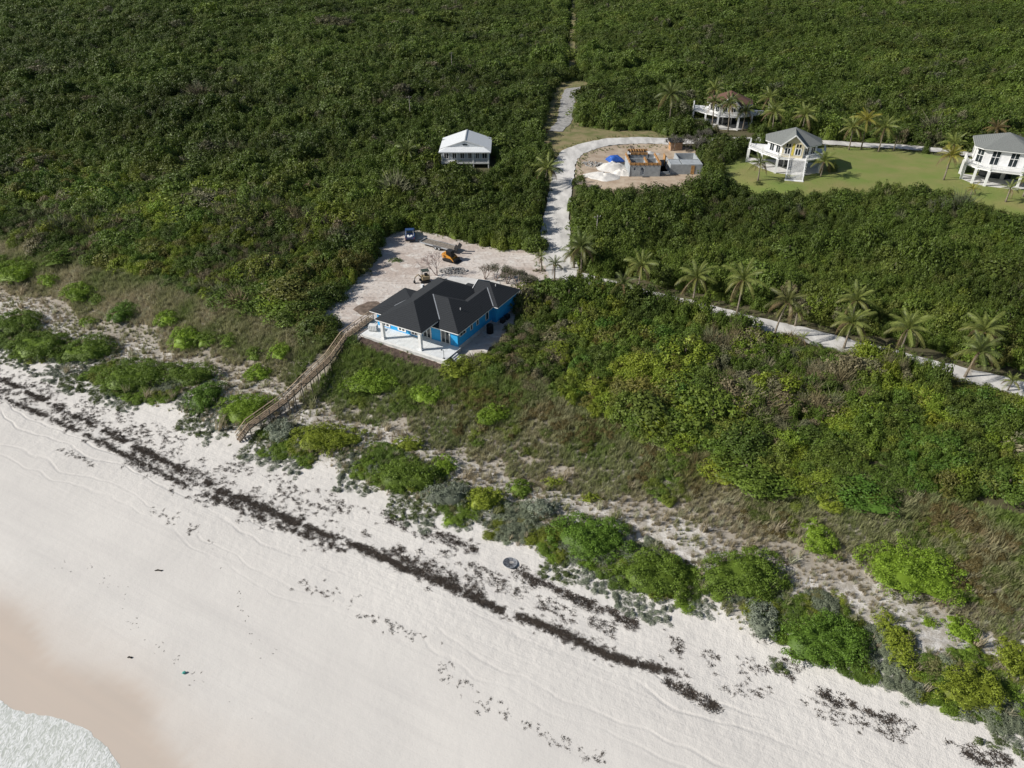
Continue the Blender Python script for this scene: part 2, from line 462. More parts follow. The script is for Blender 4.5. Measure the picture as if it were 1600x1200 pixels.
patch('lawn', LAWN, M['lawn'], .10, 2, 'mown green lawn around the white houses on stilts', 'lawn', .8, 5)
patch('grass_verge', VERGE, M['verge'], .10, 2, 'dry grass verge around the gravel spur', 'grass', .8, 6)
patch('gravel_spur', ribbon(ROAD_SPUR, [3.5, 4.5, 4.6, 4.6, 4.4, 3.0]), M['gravel'], .20, 1.5, 'short grey gravel spur leading into the bush', 'road', .35, 7)
patch('road', ribbon(ROAD_MAIN, ROAD_W), M['road'], .17, 1.4, 'pale crushed stone road running up from the yard', 'road', .35, 8)
patch('coast_road', ribbon(ROAD_COAST, 4.8), M['road'], .12, 1.4, 'pale sandy road running parallel to the beach lined with palms', 'road', .35, 9)
patch('back_road', ribbon(ROAD_BACK, 4.2), M['road'], .23, 1.6, 'pale road running behind the stilt houses and lawn', 'road', .3, 10)
patch('far_track', ribbon(TRACK_FAR, 2.6), M['verge'], .4, 3, 'straight narrow track cut through the distant bush', 'track', .3, 12)

# ------------------------------------------------------------------ plant models
def rvec(n, r): 
    v = r.normal(size=(n, 3)); return v / np.linalg.norm(v, axis=1, keepdims=True)
def leaves(P, Nn, L, Wd, r, spread=.8):
    """rhombic leaves at P facing roughly along Nn"""
    n = len(P)
    nn = Nn + spread * rvec(n, r); nn /= np.linalg.norm(nn, axis=1, keepdims=True)
    t = np.cross(nn, rvec(n, r)); t /= np.linalg.norm(t, axis=1, keepdims=True) + 1e-9
    b = np.cross(nn, t)
    L = (L * r.uniform(.6, 1.3, n))[:, None]; Wd = Wd * L
    V = np.stack([P + t * L, P + b * Wd - nn * L * .12, P - t * L, P - b * Wd - nn * L * .12], 1).reshape(-1, 3)
    return V
def dome(rx, ry, hz_, n, seed, frac=.82, rings=4, seg=12):
    """coarse opaque heart of a crown"""
    V = []; Fc = []
    for k in range(rings):
        a = (k / rings) * math.pi / 2
        for i in range(seg):
            t = 2 * math.pi * i / seg + k * .3; q = .9 + .2 * random.random()
            V.append((rx * frac * math.cos(a) * math.cos(t) * q, ry * frac * math.cos(a) * math.sin(t) * q, hz_ * frac * math.sin(a) * q))
    V.append((0, 0, hz_ * frac))
    for k in range(rings - 1):
        for i in range(seg):
            a = k * seg + i; b = k * seg + (i + 1) % seg; Fc.append((a, b, b + seg, a + seg))
    for i in range(seg): Fc.append(((rings - 1) * seg + i, (rings - 1) * seg + (i + 1) % seg, rings * seg, rings * seg))
    return np.array(V), np.array(Fc)
def crown_mesh(name, rx, ry, hh, n, leaf, seed, clumps=9, cr=.42, base=0., m=None, wd=.5, core=.55, spread=.8):
    """crown of leaf clumps spread over a dome"""
    r = np.random.default_rng(seed); random.seed(seed)
    c = rvec(clumps, r); c[:, 2] = np.abs(c[:, 2]) * .9 + .05
    c /= np.linalg.norm(c, axis=1, keepdims=True)
    C_ = c * np.array([rx, ry, hh]) * r.uniform(.45, .74, (clumps, 1))
    rad = cr * r.uniform(.65, 1.15, clumps)
    k = r.choice(clumps, n, p=rad ** 2 / (rad ** 2).sum())
    d = rvec(n, r); d[:, 2] = np.where(d[:, 2] < -.35, -d[:, 2], d[:, 2])
    out = c[k]; fl = (d * out).sum(1) < -.25; d[fl] *= -1
    P = C_[k] + d * rad[k][:, None] * np.array([min(rx, ry), min(rx, ry), min(hh, rx)]) * r.uniform(.72, 1.05, (n, 1))
    # a second layer of leaves closes the crown down to the ground
    n2 = n // 2
    e = rvec(n2, r); e[:, 2] = np.abs(e[:, 2]) * .95
    az = np.arctan2(e[:, 1], e[:, 0])
    lum = .80 + .12 * np.sin(3 * az + seed) + .10 * np.sin(5 * az + 4 * e[:, 2] + seed * 2) + .08 * np.sin(9 * az - 6 * e[:, 2])
    P2 = e * np.array([rx, ry, hh]) * (lum * r.uniform(.85, 1.05, n2))[:, None]
    P = np.concatenate([P, P2])
    P[:, 2] = np.maximum(P[:, 2], .03 * hh) + base
    Nn = np.concatenate([d * .7 + out * .5, e]) + np.array([0, 0, .25])
    V = leaves(P, Nn, leaf, wd, r, spread)
    Q = np.arange(4 * len(P)).reshape(-1, 4)
    if core:
        DV, DF = dome(rx, ry, hh, 0, seed, core); DV = DV + np.array([0, 0, base])
        Q = np.concatenate([Q, DF + len(V)]); V = np.concatenate([V, DV])
    return mesh(name, V, Q, m or M['leaf'])
def mat_crown(name, rx, ry, hh, dens, leaf, seed, lump=.3, m=None, wd=.55, cr=None):
    """low shrub: rounded clumps of leaves packed over an uneven mound"""
    r = np.random.default_rng(seed); random.seed(seed)
    cr = cr or float(np.clip(.2 + .1 * min(rx, ry), .26, .52)); ph = r.uniform(0, 6.28, 4)
    def edge(a): return 1 + .08 * np.sin(2 * a + ph[0]) + .10 * np.sin(3 * a + ph[1]) + .08 * np.sin(5 * a + ph[2]) + .05 * np.sin(8 * a + ph[3])
    def mound(x, y):
        a = np.arctan2(y / ry, x / rx); q = np.hypot(x / rx, y / ry) / edge(a)
        return hh * np.clip(1 - q ** 3, 0, 1) ** .55 * (1 - lump * .9 + lump * 1.3 * (.6 * vn(x, y, .55, seed) + .4 * vn(x, y, 1.3, seed + 3))), q
    nc = max(6, int(math.pi * rx * ry / (cr * cr * .95)))
    a = r.uniform(0, 6.28, nc); q = np.sqrt(r.uniform(0, 1., nc))
    cx, cy = q * np.cos(a) * rx * edge(a), q * np.sin(a) * ry * edge(a)
    cz, _ = mound(cx, cy); cz = np.maximum(cz * r.uniform(.78, 1.12, nc), .08)
    rad = cr * r.uniform(.6, 1.25, nc)
    n = int(dens * math.pi * rx * ry * 1.45); k = r.integers(0, nc, n)
    d = rvec(n, r); d[:, 2] = np.where(d[:, 2] < -.2, -d[:, 2], d[:, 2])
    P = np.stack([cx[k], cy[k], cz[k] - .25 * rad[k]], -1) + d * rad[k][:, None] * np.array([1, 1, .8]) * r.uniform(.75, 1.05, (n, 1))
    P[:, 2] = np.maximum(P[:, 2], .03)
    V = leaves(P, d + np.array([0, 0, .35]), leaf, wd, r, .7)
    Q = np.arange(4 * n).reshape(-1, 4)
    # opaque heart that follows the same outline
    R_, S2 = 5, 20; DV = []; DF = []
    for i in range(R_ + 1):
        for j in range(S2):
            t = 2 * math.pi * j / S2; qq = .76 * i / R_; e = float(edge(t)); x_, y_ = qq * math.cos(t) * rx * e, qq * math.sin(t) * ry * e
            DV.append((x_, y_, max(0., float(mound(np.array(x_), np.array(y_))[0]) * .85 - .45 * min(1, hh) - .03) if i < R_ else -.05))
    for i in range(R_):
        for j in range(S2): A2 = i * S2 + j; B2 = i * S2 + (j + 1) % S2; DF.append((A2, B2, B2 + S2, A2 + S2))
    Q = np.concatenate([Q, np.array(DF) + len(V)]); V = np.concatenate([V, np.array(DV)])
    return mesh(name, V, Q, m or M['leaf'])
def twig_mesh(name, rx, hh, n, seed, w=.02, m=None):
    """leafless shrub: thin forking twigs fanning out of the base"""
    r = np.random.default_rng(seed); V = []
    for i in range(n):
        d = rvec(1, r)[0]; d[2] = abs(d[2]) + .35; d /= np.linalg.norm(d)
        p0 = np.array([0, 0, 0]) + d * np.array([rx, rx, hh]) * r.uniform(.1, .7) + r.normal(0, .05, 3)
        e = d + .7 * rvec(1, r)[0]; e[2] = abs(e[2]) * .8 + .1
        p1 = p0 + e * r.uniform(.25, .6) * rx
        s_ = np.cross(e, rvec(1, r)[0]); s_ /= np.linalg.norm(s_) + 1e-9; ww = w * r.uniform(.6, 1.6)
        V += [p0 + s_ * ww, p1 + s_ * ww * .4, p1 - s_ * ww * .4, p0 - s_ * ww]
    V = np.array(V); V[:, 2] = np.maximum(V[:, 2], .02)
    return mesh(name, V, np.arange(len(V)).reshape(-1, 4), m or M['twig'])
def tuft_mesh(name, n, hh, seed, lean=.35, w=.018, rad=.22):
    """tuft of bent grass blades"""
    r = np.random.default_rng(seed); V = []; Q = []
    for i in range(n):
        a = r.uniform(0, 6.28); b = np.array([math.cos(a), math.sin(a), 0]) * rad * math.sqrt(r.uniform())
        a2 = r.uniform(0, 6.28); ln = r.uniform(.15, 1) * lean
        d = np.array([math.cos(a2) * ln, math.sin(a2) * ln, 0]); H = hh * r.uniform(.55, 1.15)
        sd_ = np.array([-math.sin(a2), math.cos(a2), 0]) * w * r.uniform(.7, 1.5)
        m1 = b + d * H * .45 + np.array([0, 0, H * .62]); e = b + d * H * 1.3 + np.array([0, 0, H])
        o = len(V); V += [b - sd_, b + sd_, m1 + sd_ * .8, m1 - sd_ * .8, e + sd_ * .2, e - sd_ * .2]
        Q += [(o, o + 1, o + 2, o + 3), (o + 3, o + 2, o + 4, o + 5)]
    return mesh(name, np.array(V), np.array(Q), M['blade'])

def library(name, meshes):
    """unlinked collection of models that a scatter picks from"""
    c = bpy.data.collections.new(name)
    for i, me in enumerate(meshes):
        o = bpy.data.objects.new('%s_%02d' % (name, i), me); c.objects.link(o)
    return c
def scatter(name, lib, P, rot, scl, pick, tint, label, cat):
    me = bpy.data.meshes.new(name)
    n = len(P)
    me.vertices.add(n); me.vertices.foreach_set('co', np.asarray(P, np.float32).ravel())
    for nm, ty, key, arr in (('rot', 'FLOAT_VECTOR', 'vector', rot), ('scl', 'FLOAT_VECTOR', 'vector', scl)):
        a = me.attributes.new(nm, ty, 'POINT'); a.data.foreach_set(key, np.asarray(arr, np.float32).ravel())
    a = me.attributes.new('pick', 'INT', 'POINT'); a.data.foreach_set('value', np.asarray(pick, np.int32))
    setcol(me, 'tint', np.column_stack([tint, np.ones(n)]))
    o = link(name, me)
    ng = bpy.data.node_groups.new(name, 'GeometryNodeTree')
    ng.interface.new_socket('Geometry', in_out='INPUT', socket_type='NodeSocketGeometry')
    ng.interface.new_socket('Geometry', in_out='OUTPUT', socket_type='NodeSocketGeometry')
    N_ = ng.nodes.new; L = ng.links.new
    gi = N_('NodeGroupInput'); go = N_('NodeGroupOutput'); ip = N_('GeometryNodeInstanceOnPoints'); ci = N_('GeometryNodeCollectionInfo')
    ci.inputs[0].default_value = lib; ci.inputs[1].default_value = True; ci.inputs[2].default_value = True
    def na(nm, ty):
        x = N_('GeometryNodeInputNamedAttribute'); x.data_type = ty; x.inputs[0].default_value = nm; return x.outputs[0]
    L(gi.outputs[0], ip.inputs['Points']); L(ci.outputs[0], ip.inputs['Instance'])
    ip.inputs['Pick Instance'].default_value = True
    L(na('pick', 'INT'), ip.inputs['Instance Index'])
    er = N_('FunctionNodeEulerToRotation'); L(na('rot', 'FLOAT_VECTOR'), er.inputs[0]); L(er.outputs[0], ip.inputs['Rotation'])
    L(na('scl', 'FLOAT_VECTOR'), ip.inputs['Scale']); L(ip.outputs[0], go.inputs[0])
    md = o.modifiers.new('scatter', 'NODES'); md.node_group = ng
    return tag(o, label, cat, kind='stuff')

# ------------------------------------------------------------------ thicket and woodland
def jgrid(x0, x1, y0, y1, st):
    a, b = np.meshgrid(np.arange(x0, x1, st), np.arange(y0, y1, st))
    a = a.ravel() + rng.uniform(-.5, .5, a.size) * st; b = b.ravel() + rng.uniform(-.5, .5, b.size) * st
    return a, b
def seen(x, y, z, mg=90):
    px, py, f = proj(x, y, z)
    return (f > 5) & (px > -mg - 60) & (px < 1600 + mg + 60) & (py > -mg) & (py < 1200 + mg)
cands = []
for (y0, y1, st) in ((60, 142, 1.35), (142, 225, 1.7), (225, 380, 2.1), (380, 640, 2.9)):
    w = .78 * (y1 + 60) + 30
    a, b = jgrid(-w, w, y0, y1, st)
    cands.append(np.stack([a, b, np.full(a.size, st)], -1))
Cx, Cy, Cst = np.concatenate(cands).T
ZC = h(Cx, Cy)
k = seen(Cx, Cy, ZC, 110) | (Cy > 560)
Cx, Cy, Cst, ZC = Cx[k], Cy[k], Cst[k], ZC[k]
k = (Cy < 620)
Cx, Cy, Cst, ZC = Cx[k], Cy[k], Cst[k], ZC[k]
cu = uu(Cx, Cy); cs = ss(Cx, Cy)
edge = 22.5 + 2.6 * fbm(Cx, Cy, 1 / 9., 21) + 2.0 * (vn(Cx, Cy, .7, 22) - .5) - 3.2 * sstep(cs, 92, 118) * (1 - .0 * cs) + .3 * (1 - sstep(cs, 30, 45))
keep = cu > edge
def clear_of(x, y, mg=.0):
    bad = np.zeros(x.shape, bool)
    for P in (CLEARING, LAWN, VERGE, SITE, SOIL): bad |= inpoly(x, y, P)
    bad |= dseg(x, y, ROAD_MAIN) < 3.4 + mg
    land = uu(x, y) > np.interp(x, [p[0] for p in ROAD_COAST], [float(uu(p[0], p[1])) for p in ROAD_COAST])
    bad |= dseg(x, y, ROAD_COAST) < np.where(land & (x > 18), 5.4, 2.5) + mg * .5
    bad |= dseg(x, y, ROAD_BACK) < 3.4 + mg
    bad |= dseg(x, y, ROAD_SPUR) < 3.0 + mg
    bad |= dseg(x, y, TRACK_FAR) < 3.0 + mg
    bad |= (np.abs(x + 11.2) < 7.6 + mg) & (y > 164.8) & (y < 184)      # white house
    bad |= np.hypot(x - 59.5, y - 207) < 9.5
    bad |= np.hypot(x - 60.5, y - 197) < 5.0
    bad |= dseg(x, y, BOARD) < 1.6
    return ~bad
BOARD = ats([(576, 500), (538, 530), (515, 556), (468, 606), (448, 622), (376, 688)])
keep &= clear_of(Cx, Cy, .4)
Cx, Cy, Cst, ZC, cu, cs = Cx[keep], Cy[keep], Cst[keep], ZC[keep], cu[keep], cs[keep]
n = len(Cx)
Hc = np.interp(cu, [18, 22, 27, 34, 45, 60, 90, 150, 400], [1.2, 1.5, 1.9, 2.2, 2.5, 3.1, 3.6, 4.2, 5.0])
big = vn(Cx, Cy, 1 / 6.5, 31); patchn = vn(Cx, Cy, 1 / 17., 32); kindn = vn(Cx, Cy, 1 / 4.2, 33); rr = rng.uniform(0, 1, n)
Hc = Hc * (.50 + .62 * big + .34 * vn(Cx, Cy, 1 / 15., 34)) * rng.uniform(.8, 1.22, n)
Hc *= 1 - .16 * sstep(cu, 50, 110)
landw = cu > np.interp(Cx, [p[0] for p in ROAD_COAST], [float(uu(p[0], p[1])) for p in ROAD_COAST])
rd_ = dseg(Cx, Cy, ROAD_COAST)
hide = (rd_ < 6.5) & ~landw & (((Cx > 13) & (Cx < 35)) | ((Cx > 50) & (Cx < 58)))
Hc[hide] = np.maximum(Hc[hide], rng.uniform(3.2, 4.3, hide.sum()))
show = (rd_ < 7) & ~landw & (((Cx >= 36) & (Cx <= 50)) | (Cx >= 59))
Hc[show] = np.minimum(Hc[show], rng.uniform(.8, 1.5, show.sum()))
tints = {'dark': (.060, .094, .020), 'mid': (.096, .148, .024), 'lime': (.195, .245, .026), 'olive': (.140, .160, .034), 'dry': (.175, .160, .100), 'rust': (.140, .118, .038), 'jade': (.078, .160, .026)}
T_ = np.array([tints[k] for k in ('dark', 'mid', 'lime', 'olive', 'dry', 'rust', 'jade')])
near = 1 - sstep(cu, 45, 75)
right = sstep(cs, 70, 95)
# species map: patches of a kind with single odd plants between
v = .72 * kindn + .28 * rr
kind = np.full(n, 1)
kind[v < .36] = 0
kind[(v > .62)] = 3
kind[(v > .66) & (rr > .35)] = 2
kind[(patchn < .36) & (rr < .36)] = 4
kind[(patchn > .60) & (rr < .34)] = 5
kind[(patchn > .5) & (patchn < .62) & (rr > .70)] = 6
far = near < .5
kind[far & (kind == 2) & (rr < .85)] = 3
kind[far & (kind == 5) & (rr > .05)] = 1
kind[far & (kind == 6)] = 1
kind[far & (kind == 4) & (rr > .10)] = 3
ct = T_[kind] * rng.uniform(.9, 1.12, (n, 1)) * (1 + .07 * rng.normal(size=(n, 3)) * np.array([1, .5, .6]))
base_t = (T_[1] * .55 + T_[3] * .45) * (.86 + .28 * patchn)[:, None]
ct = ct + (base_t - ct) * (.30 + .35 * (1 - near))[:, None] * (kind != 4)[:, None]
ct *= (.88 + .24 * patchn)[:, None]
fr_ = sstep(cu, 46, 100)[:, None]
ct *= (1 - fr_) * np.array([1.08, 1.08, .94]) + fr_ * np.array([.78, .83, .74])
ct *= (.74 + .52 * vn(Cx, Cy, 1 / 26., 35))[:, None]
ct = np.clip(ct, .01, .3)
wdt = Cst * np.exp(rng.normal(0, .28, n)) * (.66 + .62 * big) * (1 - .10 * sstep(cu, 50, 120))
emer = rng.uniform(0, 1, n) < .10          # larger crowns standing over the rest
wdt[emer] *= rng.uniform(1.4, 2.1, emer.sum()); Hc[emer] *= rng.uniform(1.1, 1.4, emer.sum())
LIBN = [crown_mesh('bush_a', 1, 1, 1, 900, .062, 101, 11, .44), crown_mesh('bush_b', 1, .85, 1, 900, .07, 102, 8, .5), crown_mesh('bush_c', 1, .9, 1, 900, .058, 103, 15, .36),
        mat_crown('bush_d', 1.1, 1.05, .95, 330, .06, 104, .5, cr=.30), mat_crown('bush_e', 1.15, .95, .95, 330, .056, 105, .55, cr=.25), twig_mesh('dry_bush_f', 1, 1, 620, 106, .013), twig_mesh('dry_bush_g', 1, .9, 700, 107, .011)]
LIBF = [crown_mesh('tree_a', 1, 1, 1, 560, .068, 111, 12, .42), crown_mesh('tree_b', 1, .85, 1, 560, .072, 112, 9, .48), crown_mesh('tree_c', 1, .9, 1, 560, .065, 113, 17, .34), mat_crown('tree_d', 1.1, 1.05, .95, 160, .08, 114, .55, cr=.32)]
lib_near = library('bush_model', LIBN); lib_far = library('tree_model', LIBF)
pick = rng.integers(0, 5, n)
dry = (kind == 4) & (rng.uniform(0, 1, n) < .6)
pick[dry] = rng.integers(5, 7, dry.sum())
pickf = rng.integers(0, 4, n)
rot = np.stack([rng.normal(0, .10, n), rng.normal(0, .10, n), math.radians(-27) + rng.normal(0, .9, n)], -1)
scl = np.stack([wdt * rng.uniform(.9, 1.35, n), wdt * rng.uniform(.8, 1.05, n), Hc], -1)
PT = np.stack([Cx, Cy, ZC - .08], -1)
# the 300 bushes that show largest are things of their own
px, py, pf = proj(Cx, Cy, ZC + 1)
inside = (px > 0) & (px < 1600) & (py > 0) & (py < 1200)
size = np.where(inside, wdt * np.sqrt(Hc) / pf, 0)
singles = np.argsort(-size)[:300]
rest = np.ones(n, bool); rest[singles] = False
isfar = Cy > 150
def part(name, me, parent, tint=None):
    o = link(name, me, parent)
    if tint is not None: o['tint'] = [float(t) for t in tint]
    return o
stem_mesh = mesh('stem', *(lambda b: (b.v, b.f))(MB().tube([(0, 0, -.15), (.04, .02, .3), (.02, -.03, .75)], [.07, .05, .03], 6)), M['bark'])
LOOK = ['dark green bush', 'mid green bush', 'lime green bush', 'olive green bush', 'grey half dead bush', 'rusty brown green bush', 'deep jade green bush']
for i in singles:
    lk = LOOK[kind[i]]
    o = empty('thicket_bush', PT[i], 0, lk + ' in the near front of the dense coastal thicket', 'bush', lk + 'es in the near thicket')
    o.rotation_euler = rot[i]; o.scale = scl[i]
    part('crown', LIBN[pick[i]], o, ct[i])
    if pick[i] >= 5:   # sparse leaves of a half-dead bush
        q = part('crown', LIBN[2], o, ct[i] * .8); q.scale = (.6, .6, .62)
    part('stem', stem_mesh, o)
sideL = (cs < 55) & (cu < 62); sideR = (~sideL) & (Cy <= 150)
for nm, mask, lab in (('coastal_thicket', sideL & ~isfar, 'low windswept green thicket left of the blue house'),
                      ('palm_road_thicket', sideR & ~isfar, 'mixed green and rusty thicket on both sides of the coast road')):
    k = mask & rest
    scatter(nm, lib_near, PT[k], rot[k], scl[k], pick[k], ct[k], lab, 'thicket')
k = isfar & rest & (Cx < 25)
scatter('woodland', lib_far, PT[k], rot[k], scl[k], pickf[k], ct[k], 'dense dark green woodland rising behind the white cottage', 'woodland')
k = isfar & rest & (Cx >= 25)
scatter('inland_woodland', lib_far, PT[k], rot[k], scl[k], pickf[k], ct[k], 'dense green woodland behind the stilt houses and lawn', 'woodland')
print('thicket plants', n)

# ------------------------------------------------------------------ sea and beach
def sea_material():
    m, nt, b, nd = nodes('foaming_water'); L = nt.links.new
    tc = nd('ShaderNodeTexCoord'); mp = nd('ShaderNodeMapping'); mp.inputs['Rotation'].default_value = (0, 0, .9); mp.inputs['Scale'].default_value = (1.5, .7, 1)
    L(tc.outputs['Object'], mp.inputs[0])
    n1 = nd('ShaderNodeTexNoise'); n1.inputs['Scale'].default_value = 2.4; n1.inputs['Detail'].default_value = 8; n1.inputs['Distortion'].default_value = 1.6; L(mp.outputs[0], n1.inputs['Vector'])
    r = nd('ShaderNodeMapRange'); r.inputs[1].default_value = .38; r.inputs[2].default_value = .62; L(n1.outputs[0], r.inputs[0])
    x = nd('ShaderNodeMix', data_type='RGBA'); x.inputs[6].default_value = (.47, .49, .44, 1); x.inputs[7].default_value = (.78, .785, .765, 1)
    L(r.outputs[0], x.inputs[0]); L(x.outputs[2], b.inputs['Base Color'])
    b.inputs['Roughness'].default_value = .35; b.inputs['Specular IOR Level'].default_value = .5
    bp = nd('ShaderNodeBump'); bp.inputs['Strength'].default_value = .7; bp.inputs['Distance'].default_value = .06; L(n1.outputs[0], bp.inputs['Height']); L(bp.outputs[0], b.inputs['Normal'])
    return m
M['sea'] = sea_material()
M['foam'] = mat('foam', (.82, .83, .82), .6, .08, 4, .4, 10)
WL = [at(*q) for q in ((-330, 985), (-200, 1030), (-90, 1068), (0, 1095), (20, 1108), (45, 1115), (72, 1118), (105, 1127), (132, 1138), (150, 1152), (166, 1168), (182, 1188), (192, 1204), (215, 1240), (260, 1290))]
wl = []
for a, b in zip(WL[:-1], WL[1:]):
    for k in range(6):
        q = a.lerp(b, k / 6); wl.append((q.x + .18 * float(fbm(q.x, q.y, 1.3, 61)), q.y + .18 * float(fbm(q.x, q.y, 1.3, 62))))
sv = []; sf = []
seaw = -NU
for q in wl:
    for d in (0, .25, .7, 1.5, 3, 6, 12, 30, 90, 400, 2500):
        x, y = q[0] + seaw[0] * d, q[1] + seaw[1] * d
        sv.append((x, y, max(.16, hz(x, y) + .012 + min(.06, d * .06))))
for i in range(len(wl) - 1):
    for j in range(10):
        a = i * 11 + j; sf.append((a, a + 11, a + 12, a + 1))
tag(link('sea', mesh('sea', sv, sf, M['sea'], True)), 'foamy shallow wave washing onto the sand in the near corner', 'sea', kind='structure')
# dry seaweed thrown up along the beach
def weed_mesh(name, seed, n=26):
    r = np.random.default_rng(seed); V = []; Q = []
    for i in range(n):
        c = r.normal(0, .38, 2) * np.array([1.5, .8]); a = r.uniform(0, 6.28); L_ = r.uniform(.14, .42); w = r.uniform(.018, .05); z = r.uniform(.01, .07)
        d = np.array([math.cos(a), math.sin(a)]); s_ = np.array([-d[1], d[0]])
        o = len(V)
        for t, wz in ((-1, .3), (-.2, 1), (.5, .8), (1, .2)):
            p = c + d * L_ * t + s_ * .06 * math.sin(3 * t + i)
            V += [(*(p + s_ * w * wz), z + .03 * (1 - abs(t))), (*(p - s_ * w * wz), z - .008)]
        Q += [(o + 2 * k, o + 2 * k + 1, o + 2 * k + 3, o + 2 * k + 2) for k in range(3)]
    return mesh(name, np.array(V), np.array(Q), M['weed'])
M['weed'] = leafmat('dry_seaweed', 0, .9, .6, 1.4)
lib_weed = library('seaweed_model', [weed_mesh('weed_a', 1), weed_mesh('weed_b', 2), weed_mesh('weed_c', 3, 14), weed_mesh('weed_d', 4, 36)])
def band(pxs, step, width, dens, sc=(.35, .9), gap=.4, seed=0):
    L = ats(pxs); out = []
    for a, b in zip(L[:-1], L[1:]):
        n_ = int((b - a).length / step * dens)
        t = rng.uniform(0, 1, n_); off = rng.normal(0, width, n_)
        d = (b - a).normalized(); nn = Vector((-d.y, d.x, 0))
        for tt, oo in zip(t, off):
            q = a.lerp(b, tt) + nn * oo; out.append((q.x, q.y))
    o = np.array(out)
    keep_ = vn(o[:, 0], o[:, 1], .55, seed + 70) * .6 + vn(o[:, 0], o[:, 1], 1.4, seed + 71) * .4 > gap
    o = o[keep_]
    return np.column_stack([o, rng.uniform(*sc, len(o))])
main = [(-60, 570), (0, 592), (100, 640), (180, 682), (260, 722), (340, 762), (420, 798), (500, 832)]
W_ = [band(main + [(560, 855), (640, 890)], .030, .22, 1.0, (.14, .4), .40, 31), band([(-60, 600), (20, 628), (120, 672), (220, 724), (320, 772), (420, 815), (540, 862)], .045, .2, 1.0, (.12, .36), .44, 32),
      band(main, .042, .75, 1.0, (.16, .5), .48, 1),
      band([(-60, 592), (0, 612), (90, 655), (170, 698), (260, 742), (350, 782), (430, 815), (520, 850)], .045, .8, .8, (.16, .48), .49, 2),
      band([(-60, 560), (40, 600), (140, 640), (220, 675), (310, 710), (390, 745), (480, 780), (560, 808)], .035, 1.2, .8, (.12, .42), .47, 3),
      band([(540, 845), (600, 872), (660, 898), (720, 925), (770, 948), (830, 970), (880, 990), (930, 1015), (985, 1036), (1060, 1050)], .026, .24, 1.0, (.16, .42), .31, 4),
      band([(600, 866), (690, 905), (800, 955), (900, 1000), (1000, 1040)], .05, .55, .8, (.12, .35), .45, 24),
      band([(560, 838), (640, 872), (700, 905), (760, 930)], .05, .7, .8, (.25, .6), .45, 5),
      band([(560, 800), (640, 822), (700, 842), (745, 858)], .05, .5, .8, (.25, .6), .45, 6),
      band([(690, 860), (740, 885), (800, 920), (860, 950), (960, 985), (1050, 1030)], .09, .5, .8, (.2, .5), .46, 7),
      band([(808, 888), (835, 908), (880, 928), (950, 955), (1000, 978)], .05, .35, .8, (.25, .6), .42, 8),
      band([(1000, 985), (1040, 1000), (1100, 1030), (1180, 1045), (1240, 1055)], .10, .6, .8, (.2, .5), .47, 9),
      band([(1040, 1060), (1090, 1090), (1130, 1108)], .05, .3, .8, (.2, .55), .42, 10),
      band([(1060, 1052), (1100, 1066), (1180, 1082), (1260, 1100), (1340, 1130), (1420, 1160)], .09, .5, .8, (.15, .4), .46, 25),
      band([(1275, 1078), (1320, 1098), (1370, 1118), (1420, 1140), (1500, 1172), (1580, 1192), (1700, 1250)], .06, .35, .8, (.25, .6), .45, 11),
      band([(90, 703), (125, 716), (150, 740)], .12, .35, .8, (.15, .35), .4, 12),
      band([(235, 798), (270, 806), (310, 832), (335, 850)], .14, .4, .7, (.15, .35), .4, 13),
      band([(435, 905), (470, 912), (515, 930), (560, 955), (620, 985), (690, 1005), (700, 1060), (760, 1100), (850, 1150), (960, 1195)], .16, .4, .8, (.12, .34), .42, 14),
      band([(1180, 990), (1210, 1010), (1250, 1050)], .12, .4, .8, (.2, .45), .42, 15),
      band([(60, 880), (150, 885), (190, 930), (220, 990), (300, 1050), (340, 1090), (400, 1130)], .5, .4, .8, (.05, .14), .3, 16),
      band([(330, 850), (350, 900), (400, 990), (430, 1050)], .5, .4, .7, (.05, .14), .3, 17)]
wr = np.concatenate(W_)
nw = len(wr)
wz = h(wr[:, 0], wr[:, 1])
scatter('seaweed_wrack', lib_weed, np.column_stack([wr[:, :2], wz + .01]), np.stack([np.zeros(nw), np.zeros(nw), rng.normal(-.47, .9, nw)], -1), np.repeat(wr[:, 2:3], 3, 1) * np.array([1, 1, 1.]),
        rng.integers(0, 4, nw), np.array([.050, .040, .032])[None] * rng.uniform(.6, 1.6, (nw, 1)), 'dark dried seaweed strewn in bands along the beach', 'seaweed')
print('weed', nw)

# ------------------------------------------------------------------ dune grasses and ground cover
lib_tuft = library('tuft_model', [tuft_mesh('tuft_a', 34, 1., 201), tuft_mesh('tuft_b', 40, .9, 202, .5), tuft_mesh('tuft_c', 26, 1.1, 203, .25), tuft_mesh('tuft_d', 46, .55, 204, .8, .016, .3)])
def grass(name, x, y, tint, sc, label, pk=(0, 4), cat='grass'):
    n_ = len(x); z = h(x, y)
    s_ = sc * rng.uniform(.7, 1.25, n_)
    r_ = np.stack([rng.normal(0, .12, n_), .16 + rng.normal(0, .12, n_), rng.uniform(-.5, .5, n_)], -1)   # leaning with the onshore wind
    scatter(name, lib_tuft, np.stack([x, y, z - .02], -1), r_, np.stack([s_ * 1.15, s_ * 1.15, s_], -1), rng.integers(*pk, n_), np.clip(tint, .01, .5), label, cat)
GREEN = np.array([.19, .26, .062]); STRAW = np.array([.52, .47, .30]); BROWN = np.array([.43, .365, .255]); RUST = np.array([.27, .16, .085])
x, y = jgrid(-125, 75, 25, 140, .46)
u_, s_ = uu(x, y), ss(x, y)
lo = 11.5 + 3.5 * fbm(x, y, 1 / 8., 51) + 2.0 * (1 - sstep(s_, 38, 52))
hi = 24.0 + 2 * fbm(x, y, 1 / 6., 52)
